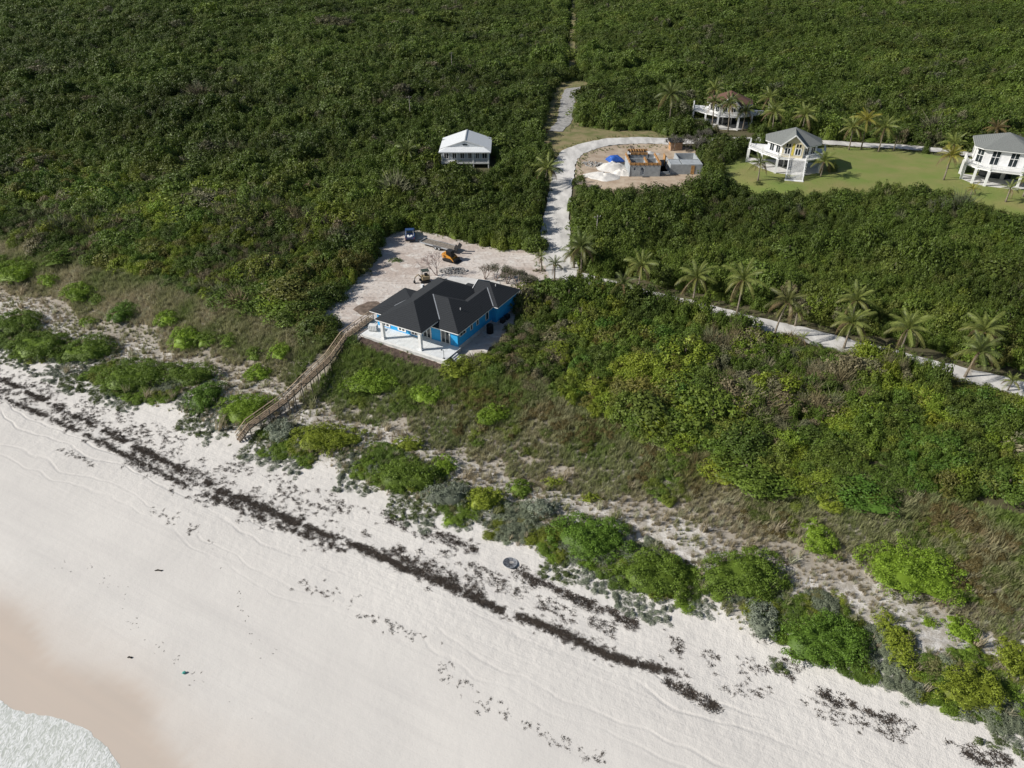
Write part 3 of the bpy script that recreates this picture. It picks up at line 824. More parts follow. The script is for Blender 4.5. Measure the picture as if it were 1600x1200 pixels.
k = (u_ > lo) & (u_ < hi) & clear_of(x, y, -.6) & seen(x, y, h(x, y), 60) & (vn(x, y, .6, 53) > .40 - .06 * (u_ - 11))
x, y, u_, s_ = x[k], y[k], u_[k], s_[k]
g = np.clip(.57 + .85 * fbm(x, y, 1 / 5., 54) + .40 * np.exp(-((s_ - 66) / 13.) ** 2) + .05 * (u_ - 17) - .16 * sstep(s_, 88, 105) - .30 * (1 - sstep(s_, 40, 54)), 0, 1)[:, None]
ti = (STRAW * .6 + BROWN * .4) * (1 - g) + GREEN * g
ru = (sstep(vn(x, y, 1 / 3.5, 55) * .7 + vn(x, y, .9, 59) * .3, .52, .72) * sstep(s_, 66, 78) * sstep(u_, 14.5, 18) * rng.uniform(.2, 1, len(x)))[:, None]
ti = (ti * (1 - .75 * ru) + RUST * .75 * ru) * rng.uniform(.8, 1.2, (len(x), 1))
grass('dune_grass', x, y, ti, .82 + .2 * sstep(u_, 13, 18), 'tall windblown grass on the dune slope below the thicket')
x, y = jgrid(-125, 75, 20, 125, .50)
u_, s_ = uu(x, y), ss(x, y)
k = (u_ > 1.2) & (u_ < 14.5) & (vn(x, y, .28, 56) * .5 + vn(x, y, .9, 57) * .5 > .38 - .02 * (u_ - 6)) & seen(x, y, h(x, y), 60) & (dseg(x, y, BOARD) > 1.0)
x, y, u_ = x[k], y[k], u_[k]
ti = (BROWN * .9 + STRAW * .2) * rng.uniform(.65, 1.2, (len(x), 1))
gm = (vn(x, y, .35, 58) > .62)[:, None]
ti = np.where(gm, GREEN * .5 + ti * .5, ti)
grass('dune_hollow_grass', x + rng.normal(0, .3, len(x)), y + rng.normal(0, .3, len(x)), ti, .42 * np.exp(rng.normal(0, .45, len(x))), 'sparse dry grass in the sandy hollow behind the first dune', (1, 4))
# low scrub woven through the grass below and right of the blue house
x, y = jgrid(-30, 75, 30, 105, .8)
u_, s_ = uu(x, y), ss(x, y)
m_ = vn(x, y, .22, 81) * .6 + vn(x, y, .7, 82) * .4
k = (u_ > 13.5 + 2 * fbm(x, y, .12, 83)) & (u_ < 24.5) & (m_ > .60 - .022 * (u_ - 14)) & (s_ > 55) & clear_of(x, y, .3) & seen(x, y, h(x, y), 60)
x, y, u_, s_ = x[k], y[k], u_[k], s_[k]; n_ = len(x); t_ = vn(x, y, .3, 84)
pal2 = np.array([(.125, .190, .028), (.165, .205, .032), (.150, .120, .045), (.115, .150, .035)])
kd = np.where(t_ < .42, 0, np.where(t_ < .55, 1, np.where((t_ < .75) & (s_ > 70), 2, 3))); sc_ = rng.uniform(.45, 1.0, n_)
scatter('slope_scrub', lib_near, np.stack([x, y, h(x, y) - .05], -1), np.stack([np.zeros(n_), np.zeros(n_), rng.uniform(0, 6.28, n_)], -1), np.stack([sc_, sc_, rng.uniform(.4, .95, n_)], -1), rng.integers(0, 5, n_), pal2[kd] * rng.uniform(.8, 1.2, (n_, 1)),
        'low green and rusty scrub growing through the grass below the thicket', 'scrub')
# tufts softening the edges of roads, yard and lawn
ex = []; 
for L_, w in ((ROAD_COAST, 3.0), (ROAD_MAIN, 3.2), (ROAD_BACK, 2.7), (ROAD_SPUR, 2.8)):
    for a, b in zip(L_[:-1], L_[1:]):
        n_ = int((b - a).length * 5); t = rng.uniform(0, 1, n_); d = (b - a).normalized(); nn = Vector((-d.y, d.x, 0))
        for tt in t:
            q = a.lerp(b, tt) + nn * random.choice((-1, 1)) * (w + abs(rng.normal(0, .7))); ex.append((q.x, q.y))
for P, st in ((CLEARING, .8), (SITE, .9), (LAWN, .7), (VERGE, .7)):
    for i in range(len(P)):
        a = P[i]; b = P[(i + 1) % len(P)]
        for q_ in range(int((b - a).length / st * 2)):
            q = a.lerp(b, rng.uniform()); ex.append((q.x + rng.normal(0, .8), q.y + rng.normal(0, .8)))
ex = np.array(ex)
blue_foot = [(-24, 99), (-9.5, 85), (8, 104), (-4, 116)]
k = ~inpoly(ex[:, 0], ex[:, 1], blue_foot) & (dseg(ex[:, 0], ex[:, 1], ROAD_MAIN) > 2.6) & (dseg(ex[:, 0], ex[:, 1], ROAD_COAST) > 2.3) & (dseg(ex[:, 0], ex[:, 1], BOARD) > 1.2)
ex = ex[k]
grass('verge_grass', ex[:, 0], ex[:, 1], (GREEN * .7 + STRAW * .25) * rng.uniform(.6, 1.2, (len(ex), 1)), .5, 'short rough grass along road and yard edges', (1, 4))
lw = np.array([(p[0], p[1]) for p in LAWN]); x, y = jgrid(lw[:, 0].min(), lw[:, 0].max(), lw[:, 1].min(), lw[:, 1].max(), .62)
k = inpoly(x, y, LAWN) & (dseg(x, y, ROAD_BACK) > 2.6) & (np.hypot(x - 65.5, y - 169) > 8.5) & (np.hypot(x - 109.2, y - 160) > 8) & (vn(x, y, .25, 85) > .3)
x, y = x[k], y[k]
gl = vn(x, y, .12, 86)[:, None]
grass('lawn_grass', x, y, (np.array([.17, .225, .05]) * gl + np.array([.27, .245, .09]) * (1 - gl)) * rng.uniform(.8, 1.15, (len(x), 1)), .26, 'short uneven grass of the lawn around the stilt houses', (3, 4))
# low silver-green and green cover on the seaward face of the first dune
lib_cov = library('cover_model', [crown_mesh('cover_a', .8, .7, .30, 330, .05, 301, 16, .3, core=.0), crown_mesh('cover_b', 1.0, .6, .26, 300, .045, 302, 18, .3, core=.0), crown_mesh('cover_c', .5, .5, .45, 260, .06, 303, 10, .42, core=.0)])
x, y = jgrid(-125, 75, 20, 125, .62)
u_, s_ = uu(x, y), ss(x, y)
m_ = vn(x, y, .16, 63) * .6 + vn(x, y, .5, 64) * .4
k = (u_ > -1.6 + 1.5 * fbm(x, y, .25, 66)) & (u_ < 6.5) & (m_ > .50 - .03 * np.clip(u_, 0, 4)) & seen(x, y, h(x, y), 60) & (dseg(x, y, BOARD) > 1.3)
x, y, u_ = x[k], y[k], u_[k]; n_ = len(x)
sil = (vn(x, y, .22, 65) > .42)[:, None] & (u_ < 5)[:, None]
ti = np.where(sil, np.array([.205, .235, .165]), np.array([.105, .140, .040])) * rng.uniform(.75, 1.2, (n_, 1))
scatter('dune_ground_cover', lib_cov, np.stack([x, y, h(x, y) - .02], -1), np.stack([np.zeros(n_), np.zeros(n_), rng.uniform(0, 6.28, n_)], -1), np.repeat(rng.uniform(.45, 1.05, (n_, 1)), 3, 1), rng.integers(0, 3, n_), ti,
        'low silver green plants creeping over the seaward dune face', 'ground cover')

x, y = jgrid(-125, 75, 20, 125, .72)
u_, s_ = uu(x, y), ss(x, y)
m_ = vn(x, y, .13, 67) * .65 + vn(x, y, .45, 68) * .35
c_ = 3.6 + 1.6 * fbm(x, y, .07, 69)
k = (m_ > .40 + .05 * np.abs(u_ - c_) ** 1.35) & (u_ > .4) & (u_ < 9) & seen(x, y, h(x, y), 60) & (dseg(x, y, BOARD) > 1.5)
x, y, u_ = x[k], y[k], u_[k]; n_ = len(x); t_ = vn(x, y, .25, 72)
pal = np.array([(.155, .235, .030), (.115, .178, .030), (.190, .225, .032), (.22, .25, .165), (.18, .18, .07)])
kd = np.where(t_ < .36, 1, np.where(t_ < .58, 0, np.where(t_ < .66, 2, 3))); kd = np.where(rng.uniform(0, 1, n_) < .12, rng.integers(0, 5, n_), kd)
sc_ = rng.uniform(.5, 1.05, n_)
scatter('dune_scrub', lib_near, np.stack([x, y, h(x, y) - .05], -1), np.stack([np.zeros(n_), np.zeros(n_), rng.uniform(0, 6.28, n_)], -1), np.stack([sc_, sc_ * rng.uniform(.8, 1.1, n_), rng.uniform(.3, .75, n_)], -1), rng.integers(0, 5, n_),
        pal[kd] * rng.uniform(.8, 1.2, (n_, 1)), 'low tangled green and silver scrub along the crest of the first dune', 'scrub')

# ------------------------------------------------------------------ single dune shrubs
BR = (.190, .290, .028); DG = (.140, .212, .028); YG = (.225, .275, .030); SV = (.23, .26, .19); JD = (.125, .220, .028)
SH = [  # x, y, width, height in photo px, tint, label
 (34, 412, 62, 52, BR, 'large round bright green shrub at the far left of the dunes'),
 (3, 404, 34, 40, DG, 'green shrub cut by the left picture edge beside the large round one'),
 (82, 437, 38, 22, BR, 'small low green shrub right of the large round one at far left'),
 (128, 454, 58, 32, BR, 'spreading bright green shrub in the grass, third from the left'),
 (155, 467, 28, 20, DG, 'little dark shrub touching the spreading one at left'),
 (198, 483, 50, 38, JD, 'neat rounded green shrub alone in the sandy hollow at left'),
 (140, 503, 32, 17, BR, 'tiny flat shrub on the sand below the rounded shrub'),
 (264, 497, 42, 28, BR, 'upper left shrub of the row of four in the hollow'),
 (292, 524, 56, 40, BR, 'widest bright shrub of the row of four in the hollow'),
 (326, 527, 40, 30, DG, 'third shrub of the row of four in the hollow'),
 (360, 528, 30, 26, DG, 'small right end shrub of the row of four in the hollow'),
 (402, 550, 32, 26, DG, 'small round shrub left of the upright one near the boardwalk'),
 (441, 538, 36, 42, BR, 'tall upright bright shrub in the grass left of the boardwalk'),
 (405, 581, 46, 30, BR, 'low oval shrub on the sand left of the boardwalk'),
 (28, 500, 80, 46, DG, 'dark shrub on the first dune at the left picture edge'),
 (62, 533, 96, 46, DG, 'broad dark shrub on the first dune, nearest the beach at far left'),
 (140, 541, 90, 46, DG, 'long dark shrub sloping down the first dune at left'),
 (212, 578, 110, 56, DG, 'large olive shrub mound on the first dune at left'),
 (296, 580, 90, 46, DG, 'broad olive shrub mound right of the largest left mound'),
 (322, 612, 56, 56, JD, 'shrub hanging over the sandy cut at the dune edge'),
 (386, 630, 96, 58, BR, 'bright shrub left of the lower boardwalk stairs'),
 (512, 678, 126, 58, YG, 'wide yellow green shrub right of the lower boardwalk'),
 (640, 694, 54, 24, YG, 'small flat yellow green shrub behind the central mound'),
 (636, 734, 118, 60, DG, 'broad dark green mound on the first dune in the middle'),
 (694, 722, 44, 40, BR, 'small bright shrub right of the central dark mound'),
 (756, 774, 60, 46, YG, 'yellow green shrub among grey plants in the middle dune'),
 (814, 760, 46, 36, DG, 'dark rounded shrub right of the grey plants in the middle'),
 (866, 754, 40, 18, YG, 'low lime strip of shrub in the middle hollow'),
 (923, 777, 36, 18, YG, 'tiny lime shrub above the big mound right of centre'),
 (924, 826, 138, 84, JD, 'big bright mound above the round grey dish'),
 (1022, 882, 120, 84, DG, 'large mound with silver patches right of the big bright one'),
 (1160, 882, 150, 92, DG, 'largest dark mound overhanging the sand right of centre'),
 (1278, 830, 56, 66, BR, 'egg shaped bright green shrub alone in the right hollow'),
 (1424, 866, 150, 112, BR, 'very large bright green shrub in the right hollow'),
 (1290, 985, 140, 92, JD, 'rounded mound ringed by silver leaves on the right dune edge'),
 (1398, 985, 48, 90, YG, 'narrow upright lime shrub right of the ringed mound'),
 (1452, 968, 24, 24, BR, 'tiny round shrub between the lime shrubs at right'),
 (1502, 975, 48, 50, BR, 'forked bright shrub on the sand at right'),
 (1512, 1064, 112, 76, YG, 'wide lime mound on the dune edge near the right corner'),
 (1588, 1022, 66, 70, YG, 'lime shrub cut by the right picture edge'),
 (1562, 984, 22, 22, BR, 'smallest shrub near the right edge casting a dark shadow'),
 (585, 590, 84, 50, BR, 'bright green shrub in the grass below the blue house deck'),
 (668, 612, 56, 40, BR, 'smaller bright shrub in the grass right of the one below the deck'),
 (772, 645, 60, 40, BR, 'bright shrub at the left tip of the rusty grass slope'),
 (1190, 958, 60, 60, SV, 'silver grey shrub hanging down the sand face at right'),
 (845, 790, 60, 36, SV, 'silver grey shrub on the dune left of the big bright mound'),
 (700, 770, 90, 40, SV, 'grey green shrub mat below the central dark mound'),
 (440, 668, 50, 44, SV, 'silver grey shrub at the foot of the boardwalk'),
]
for i, (cx, cy, w, hp, tn, lab) in enumerate(SH):
    c = at(cx, cy + hp * .22)
    d = (c - camo.location); pm = F / (d.dot(Vector(FV))); dep = math.asin(-d.normalized().z)
    rx = .5 * w / pm; hh = min(2.1, max(.45, .72 * rx))
    ry = max(.45 * rx, (.5 * hp / pm - .42 * hh * math.cos(dep)) / math.sin(dep))
    leaf = .085 if rx > 1.2 else .07
    o = empty('dune_shrub', (c.x, c.y, c.z - .05), 0, lab, 'shrub', 'shrubs scattered over the dunes')
    crown = mat_crown('crown', rx, ry, hh, 150 if rx < 3 else 125, leaf, 400 + i, .5 if rx > 2 else .38)
    part('crown', crown, o, np.array(tn) * rng.uniform(.9, 1.1))
    part('stem', stem_mesh, o)

# ------------------------------------------------------------------ coconut palms
def frond_mesh(name, L_, droop, seed, nl=26):
    r = np.random.default_rng(seed); V = []; Q = []
    prev = None
    def pt(t):
        return np.array([L_ * (t - .16 * droop * t * t), 0, L_ * (.46 * t - (.40 + .46 * droop) * t * t)])
    for k in range(9):                                     # rachis
        t = k / 8; p = pt(t); w = .022 * (1 - t) + .004; o = len(V)
        V += [p + (0, w, 0), p + (0, -w, 0)]
        if k: Q.append((o - 2, o - 1, o + 1, o))
    for k in range(nl):
        t = .12 + .86 * k / nl; p = pt(t); q = pt(min(1, t + .03)); d = (q - p) / np.linalg.norm(q - p)
        ll = L_ * .25 * math.sin(math.pi * (.12 + .82 * t)) ** .7 * r.uniform(.85, 1.1)
        for sd_ in (1, -1):
            e = p + d * ll * .60 + np.array([0, sd_ * ll * .55, -ll * (.42 + .45 * droop)])
            w = d * .0105; o = len(V)
            m1 = (p + e) / 2 + np.array([0, 0, ll * .09])
            V += [p - w * .6, p + w * .6, m1 + w, m1 - w, e]
            Q += [(o, o + 1, o + 2, o + 3), (o + 3, o + 2, o + 4, o + 4)]
    Q = [q if q[2] != q[3] else q[:3] for q in Q]
    return mesh(name, np.array(V), [list(q) for q in Q], M['frond'])
FR = [frond_mesh('frond_%d' % i, 1., d, 500 + i) for i, d in enumerate((.15, .5, .9, 1.3))]
M['coconut'] = mat('coconut_husk', (.16, .12, .05), .8, .2, 8)
def palm(bx, by, ty, label, fl=2.9, nf=16, tint=(.12, .145, .04), lean=(0, 0), seed=0, dead=2, group='coconut palms'):
    """base pixel (bx, by), crown centre at pixel row ty"""
    r = random.Random(seed + int(bx * 7 + by)); b = at(bx, by)
    d = (b - camo.location); pm = F / d.dot(Vector(FV)); dep = math.asin(-d.normalized().z)
    H = max(.5, (by - ty) / (pm * math.cos(dep)))
    o = empty('coconut_palm', b, 0, label, 'palm', group)
    lx, ly = lean; lx += r.uniform(-.07, .09); ly += r.uniform(-.05, .05); nf += r.randint(-2, 3); top = Vector((lx * H, ly * H, H))
    pts = [Vector((0, 0, -.2)).lerp(top, 0), Vector((top.x * .10, top.y * .10, H * .28)), Vector((top.x * .35, top.y * .35, H * .6)), Vector((top.x * .7, top.y * .7, H * .85)), top]
    fl *= 1.2
    k_ = .6 if H < 2.2 else 1
    MB().tube(pts, [.24 * k_, .16 * k_, .13 * k_, .12 * k_, .11 * k_], 8).build('trunk', M['palm_bark'], o, True)
    a0 = r.uniform(0, 6.28)
    nf += 4
    for i in range(nf):
        f = i / (nf - 1)
        me = FR[0] if f < .22 else FR[1] if f < .55 else FR[2] if f < .85 else FR[3]
        q = link('frond', me, o)
        isd = i >= nf - dead
        t = np.array(tint) * r.uniform(.8, 1.25)
        if f > .7: t = t * .6 + np.array([.20, .17, .05]) * .4
        if isd: t = np.array([.20, .145, .075])
        q['tint'] = [float(v_) for v_ in t]
        q.location = top + Vector((0, 0, .05))
        q.rotation_euler = (r.uniform(-.25, .25), -(1.22 - 1.45 * f) + r.uniform(-.12, .12), a0 + i * 2.4)
        s_ = fl * r.uniform(.85, 1.12) * (.8 if f < .1 else 1); q.scale = (s_, s_, s_)
    if H > 3:
        for i in range(4):
            a = i * 1.6 + a0; s_ = .13
            V = [Vector((math.cos(t) * math.cos(p) * s_, math.sin(t) * math.cos(p) * s_, math.sin(p) * s_ * 1.2)) for p in (-1.2, -.4, .4, 1.2) for t in np.arange(6) * 1.047]
            Fq = [(k * 6 + j, k * 6 + (j + 1) % 6, k * 6 + 6 + (j + 1) % 6, k * 6 + 6 + j) for k in range(3) for j in range(6)] + [(5, 4, 3, 2, 1, 0), tuple(range(18, 24))]
            q = link('coconut', mesh('coconut', V, [list(f_) for f_ in Fq], M['coconut'], True), o); q.location = top + Vector((math.cos(a) * .24, math.sin(a) * .24, -.18))
    return o
LG = (.20, .235, .060); DK = (.125, .155, .045); YL = (.28, .26, .045)
for a in [
 (846, 424, 402, 'young palm standing left in the road junction', 1.5, 11, LG, (0, 0)),
 (866, 441, 414, 'young palm right and nearer in the road junction', 1.7, 11, DK, (0, 0)),
 (908, 424, 388, 'dark palm at the corner of the thicket by the junction', 3.0, 18, DK, (.03, 0)),
 (897, 420, 398, 'shorter palm leaning left of the dark corner palm', 2.4, 13, DK, (-.1, 0)),
 (971, 476, 445, 'dark low palm on the near side of the coast road bend', 2.6, 13, DK, (0, 0)),
 (997, 456, 418, 'palm with drooping fronds at the bend of the coast road', 2.9, 17, LG, (0, 0)),
 (1083, 470, 436, 'palm with long hanging fronds, second along the coast road', 3.2, 16, LG, (.02, 0)),
 (1151, 492, 441, 'tallest clear palm with curved trunk on the coast road', 3.3, 19, LG, (-.03, .03)),
 (1208, 530, 474, 'tall palm with bare trunk on the seaward road edge', 2.9, 15, (.15, .16, .05), (.06, 0)),
 (1242, 510, 489, 'small palm on the bank right of the bare trunk palm', 1.7, 10, LG, (0, 0)),
 (1327, 512, 470, 'back palm of the pair in the middle of the coast road', 2.9, 15, LG, (.02, 0)),
 (1318, 545, 506, 'front palm of the pair in the middle of the coast road', 2.9, 16, LG, (.03, 0)),
 (1252, 541, 529, 'stunted palm seedling at the road edge', 1.2, 8, LG, (0, 0)),
 (1403, 560, 514, 'upright palm rising from the bush beside the road', 3.1, 17, LG, (0, 0)),
 (1524, 556, 518, 'back palm of the right pair on the coast road', 3.0, 17, LG, (0, 0)),
 (1507, 590, 548, 'front palm of the right pair with dark trunk', 2.9, 15, DK, (.06, 0)),
 (1574, 611, 596, 'small palm at the far right road edge', 1.5, 9, LG, (0, 0)),
 (640, 264, 240, 'palm left of the white cottage', 3.3, 16, DK, (0, 0)),
 (852, 290, 266, 'palm leaning over the road shoulder right of the white cottage', 3.2, 15, LG, (.05, 0)),
 (1046, 192, 152, 'tall palm at the edge of the wood left of the red roof', 4.0, 22, DK, (0, 0)),
 (1112, 200, 163, 'palm in front of the left side of the red roofed house', 3.0, 15, DK, (0, 0)),
 (1137, 206, 166, 'palm in front of the gable of the red roofed house', 3.0, 15, DK, (-.05, 0)),
 (1160, 204, 176, 'bushy palm in front of the right deck of the red roofed house', 2.8, 16, DK, (0, 0)),
 (1112, 172, 143, 'palm behind the red roof on the left', 3.0, 14, LG, (0, 0)),
 (1197, 192, 157, 'palm behind the right end of the red roof', 3.2, 15, LG, (.03, 0)),
 (1205, 212, 179, 'palm between the red roofed and grey gabled houses', 3.4, 17, LG, (0, 0)),
 (1251, 214, 183, 'palm directly behind the grey gabled house', 3.3, 16, LG, (0, 0)),
 (1184, 283, 258, 'dark palm in front of the left deck columns of the gabled house', 2.7, 14, DK, (.02, 0)),
 (1282, 277, 254, 'palm right of the stairs of the gabled house', 2.8, 14, LG, (.05, 0)),
 (1326, 235, 203, 'leftmost palm along the back road beside the lawn', 3.2, 15, LG, (0, 0)),
 (1345, 234, 192, 'yellowing palm, second along the back road', 3.4, 16, YL, (-.05, .02)),
 (1372, 238, 203, 'palm with wide crown, third along the back road', 3.3, 16, LG, (.03, 0)),
 (1396, 236, 214, 'small thin palm, fourth along the back road', 1.8, 9, DK, (0, 0)),
 (1480, 264, 228, 'back palm of the pair at the right end of the lawn', 2.8, 15, LG, (0, 0)),
 (1474, 282, 246, 'front palm of the pair at the right end of the lawn', 2.6, 14, YL, (0, 0)),
 (1545, 232, 204, 'palm behind the right hand white house', 3.0, 13, (.16, .12, .05), (0, 0)),
 (1516, 305, 296, 'tiny yellow palm on the lawn by the right hand house', 1.5, 9, YL, (0, 0)),
 (1571, 316, 296, 'young palm at the front of the right hand house', 1.9, 11, LG, (0, 0)),
 (1598, 308, 282, 'palm cut by the right edge before the right hand house', 2.3, 12, LG, (0, 0)),
]:
    palm(a[0], a[1], a[2], a[3], a[4], a[5], a[6], a[7])

# ------------------------------------------------------------------ building materials
def shingle(name, col, s=1.):
    m, nt, b, nd = nodes(name); L = nt.links.new
    tc = nd('ShaderNodeTexCoord')
    n1 = nd('ShaderNodeTexNoise'); n1.inputs['Scale'].default_value = 9; n1.inputs['Detail'].default_value = 5; L(tc.outputs['Object'], n1.inputs['Vector'])
    n2 = nd('ShaderNodeTexNoise'); n2.inputs['Scale'].default_value = .6; L(tc.outputs['Object'], n2.inputs['Vector'])
    wv = nd('ShaderNodeTexWave', wave_type='BANDS', bands_direction='Z'); wv.inputs['Scale'].default_value = 2.3; wv.inputs['Distortion'].default_value = .4; L(tc.outputs['Object'], wv.inputs['Vector'])
    x = nd('ShaderNodeMix', data_type='RGBA'); x.inputs[6].default_value = (*[c * .62 for c in col], 1); x.inputs[7].default_value = (*[c * 1.3 for c in col], 1)
    ad = nd('ShaderNodeMath', operation='ADD'); mu = nd('ShaderNodeMath', operation='MULTIPLY'); mu.inputs[1].default_value = .22
    L(wv.outputs['Fac'], mu.inputs[0]); L(n1.outputs[0], ad.inputs[0]); L(mu.outputs[0], ad.inputs[1])
    mr = nd('ShaderNodeMapRange'); mr.inputs[1].default_value = .35; mr.inputs[2].default_value = .85; L(ad.outputs[0], mr.inputs[0]); L(mr.outputs[0], x.inputs[0])
    L(x.outputs[2], b.inputs['Base Color']); b.inputs['Roughness'].default_value = .88; b.inputs['Specular IOR Level'].default_value = .2
    bp = nd('ShaderNodeBump'); bp.inputs['Strength'].default_value = .5; bp.inputs['Distance'].default_value = .03; L(ad.outputs[0], bp.inputs['Height']); L(bp.outputs[0], b.inputs['Normal'])
    return m
M['charcoal'] = shingle('charcoal_shingles', (.034, .037, .041))
M['grey_roof'] = shingle('grey_shingles', (.20, .21, .20))
M['red_roof'] = shingle('red_brown_shingles', (.155, .088, .066))
M['white_roof'] = mat('white_metal_roof', (.70, .72, .73), .5, .06, 1.5, .2, 3, stretch=(8, 1, 1))
M['blue'] = mat('blue_painted_wall', (.03, .34, .68), .65, .05, 1.5, .15, 14, stretch=(1, 1, 5))
M['white'] = mat('white_paint', (.78, .78, .77), .6, .04, 1.5)
M['offwhite'] = mat('weathered_white_paint', (.70, .70, .68), .7, .08, 1.2, .1, 8)
M['plinth'] = mat('grey_foundation', (.50, .50, .49), .9, .1, 1.5, .2, 8)
M['tile'] = mat('pale_deck_tile', (.72, .735, .73), .7, .06, 1.2, .1, 6)
M['glass'] = mat('window_glass', (.02, .028, .032), .08, .1, 1, spec=.6)
M['frame'] = mat('pale_window_frame', (.62, .63, .60), .6, .05, 2)
M['cream'] = mat('cream_yellow_siding', (.66, .59, .42), .7, .06, 2)
M['greyblue'] = mat('grey_blue_siding', (.52, .57, .62), .7, .08, 2)
M['timber'] = mat('weathered_timber', (.23, .175, .125), .85, .22, 3, .4, 14, stretch=(1, 1, 6))
M['railwood'] = mat('tan_rail_timber', (.33, .255, .175), .85, .18, 3, .3, 14)
M['timber_grey'] = mat('grey_timber', (.26, .225, .185), .9, .2, 3, .4, 14)
M['newwood'] = mat('fresh_timber_formwork', (.48, .27, .11), .8, .2, 2.5, .3, 12)
M['block'] = mat('concrete_block', (.36, .385, .40), .9, .1, 1.2, .3, 9)
M['concrete'] = mat('pale_concrete', (.62, .61, .585), .9, .07, .6, .2, 8)
M['black'] = mat('black_plastic', (.014, .014, .015), .5, .2, 4)
M['darkmetal'] = mat('dark_steel', (.05, .05, .052), .55, .2, 4, metal=.4)
M['greymetal'] = mat('light_grey_metal', (.42, .44, .46), .5, .1, 3, metal=.3)
M['mulch'] = mat('brown_soil_bed', (.085, .060, .048), .95, .3, 2.5, .8, 9)

def hip(mb, a0, a1, b0, b1, ze, sl, left=True, right=True, along='a'):
    """hip roof volume, ridge along a; an end that is not hipped is a vertical gable"""
    if along == 'b':
        t = MB(); hip(t, b0, b1, a0, a1, ze, sl, left, right)
        return mb.add([(v[1], v[0], v[2]) for v in t.v], t.f)
    hb = (b1 - b0) / 2; zr = ze + sl * hb; bm_ = (b0 + b1) / 2
    r0 = a0 + (hb if left else 0); r1 = a1 - (hb if right else 0)
    e = .05
    V = [(a0, b0, ze), (a1, b0, ze), (a1, b1, ze), (a0, b1, ze), (r0, bm_, zr), (r1, bm_, zr), (a0, b0, ze - e), (a1, b0, ze - e), (a1, b1, ze - e), (a0, b1, ze - e)]
    return mb.add(V, [(0, 1, 5, 4), (2, 3, 4, 5), (1, 2, 5), (3, 0, 4), (6, 7, 1, 0), (7, 8, 2, 1), (8, 9, 3, 2), (9, 6, 0, 3), (9, 8, 7, 6)])
def slab(mb, a0, a1, b0, b1, z0, z1): return mb.box(a0 + .03, a1 - .03, b0 + .03, b1 - .03, z0, z1)
def window(parent, axis, c, t0, t1, z0, z1, outward, panes=1, fr=.09, frame='frame', rows=1):
    """window on a wall plane: axis 'a' = plane at a=c (spans b), 'b' = plane at b=c (spans a); frame > pane"""
    def bx(mb, p0, p1, q0, q1, d0, d1):
        lo, hi = sorted((c + outward * d0, c + outward * d1))
        return mb.box(lo, hi, p0, p1, q0, q1) if axis == 'a' else mb.box(p0, p1, lo, hi, q0, q1)
    f = MB(); w = (t1 - t0) / panes; hh = (z1 - z0) / rows
    bx(f, t0 - fr, t1 + fr, z1, z1 + fr, .002, .07); bx(f, t0 - fr, t1 + fr, z0 - fr, z0, .002, .08)
    for k in range(panes + 1):
        x = t0 + k * w; e = fr if k in (0, panes) else fr * .7
        bx(f, x - (e if k else fr), x + (e if k < panes else fr), z0, z1, .002, .065)
    for k in range(1, rows): bx(f, t0, t1, z0 + k * hh - .03, z0 + k * hh + .03, .002, .055)
    o = f.build('window', M[frame], parent)
    for k in range(panes):
        g = MB(); bx(g, t0 + k * w + fr * .5, t0 + (k + 1) * w - fr * .5, z0 + .01, z1 - .01, .004, .03); g.build('pane', M['glass'], o)
    return o

# ------------------------------------------------------------------ blue house
D = .8
bh = empty('blue_house', (O_.x, O_.y, 8.8), TH, 'new blue beach house with charcoal shingle roofs and white tiled terrace', 'house')
f = MB().box(0, 15.2, 0, 3.8, -.5, D - .06).box(.1, 14.8, 3.8, 16, -.5, D - .04).box(10.6, 15.65, 16, 19.9, -.5, D - .3).box(14.8, 15.65, 13.4, 16, -.5, D - .3)
f.build('foundation', M['plinth'], bh)
# terrace floor laid in large pale slabs
for i in range(10):
    for j in range(3):
        a0 = -.06 + i * 1.532; b0 = -.06 + j * 1.29
        if b0 < 3.8: MB().box(a0 + .012, a0 + 1.52, b0 + .012, min(3.80, b0 + 1.278), D - .058, D + .0 + .004 * ((i + j) % 2)).build('paving_slab', M['tile'], bh)
MB().box(-.04, 15.24, -.05, -.0, D - .42, D - .06).build('terrace_edge', M['white'], bh)
w = MB().box(.25, 8.3, 3.2, 3.4, D, D + 2.62).box(.25, .45, 3.4, 10.9, D - .03, D + 2.5).box(.45, 4, 10.7, 10.9, D - .03, D + 2.5).box(8.3, 14.75, 3.8, 4.0, D - .03, D + 2.52).box(8.1, 8.3, 3.4, 4.0, D, D + 2.62)
w.box(14.55, 14.75, 4.0, 13.6, D - .03, D + 2.52).box(3.4, 10.6, 15.6, 15.8, D - .03, D + 3.1).box(3.4, 3.6, 10.9, 15.6, D - .03, D + 3.1)
w.box(3.1, 10.7, 3.42, 3.6, D + 2.62, D + 3.13)
w.build('wall', M['blue'], bh)
g = MB().box(14.75, 15.6, 13.45, 13.65, D - .29, D + 2.52).box(15.4, 15.6, 13.65, 19.8, D - .29, D + 2.52).box(10.6, 15.4, 19.6, 19.8, D - .29, D + 2.52).box(10.6, 10.8, 13.6, 19.6, D - .29, D + 2.52)
g.build('garage_wall', M['blue'], bh)
ZM, ZE = D + 3.35, D + 2.7
rf = hip(MB(), 2.75, 11.25, -.2, 16.3, ZM, .506, along='b').build('main_roof', M['charcoal'], bh)
slab(MB(), 2.75, 11.25, -.2, 16.3, ZM - .24, ZM - .06).build('fascia', M['white'], rf)
rf2 = hip(MB(), 7.6, 15.4, 3.1, 12.9, ZE, .5, False, True).build('side_roof', M['charcoal'], bh)
slab(MB(), 8.2, 15.4, 3.1, 12.9, ZE - .22, ZE - .06).build('fascia', M['white'], rf2)
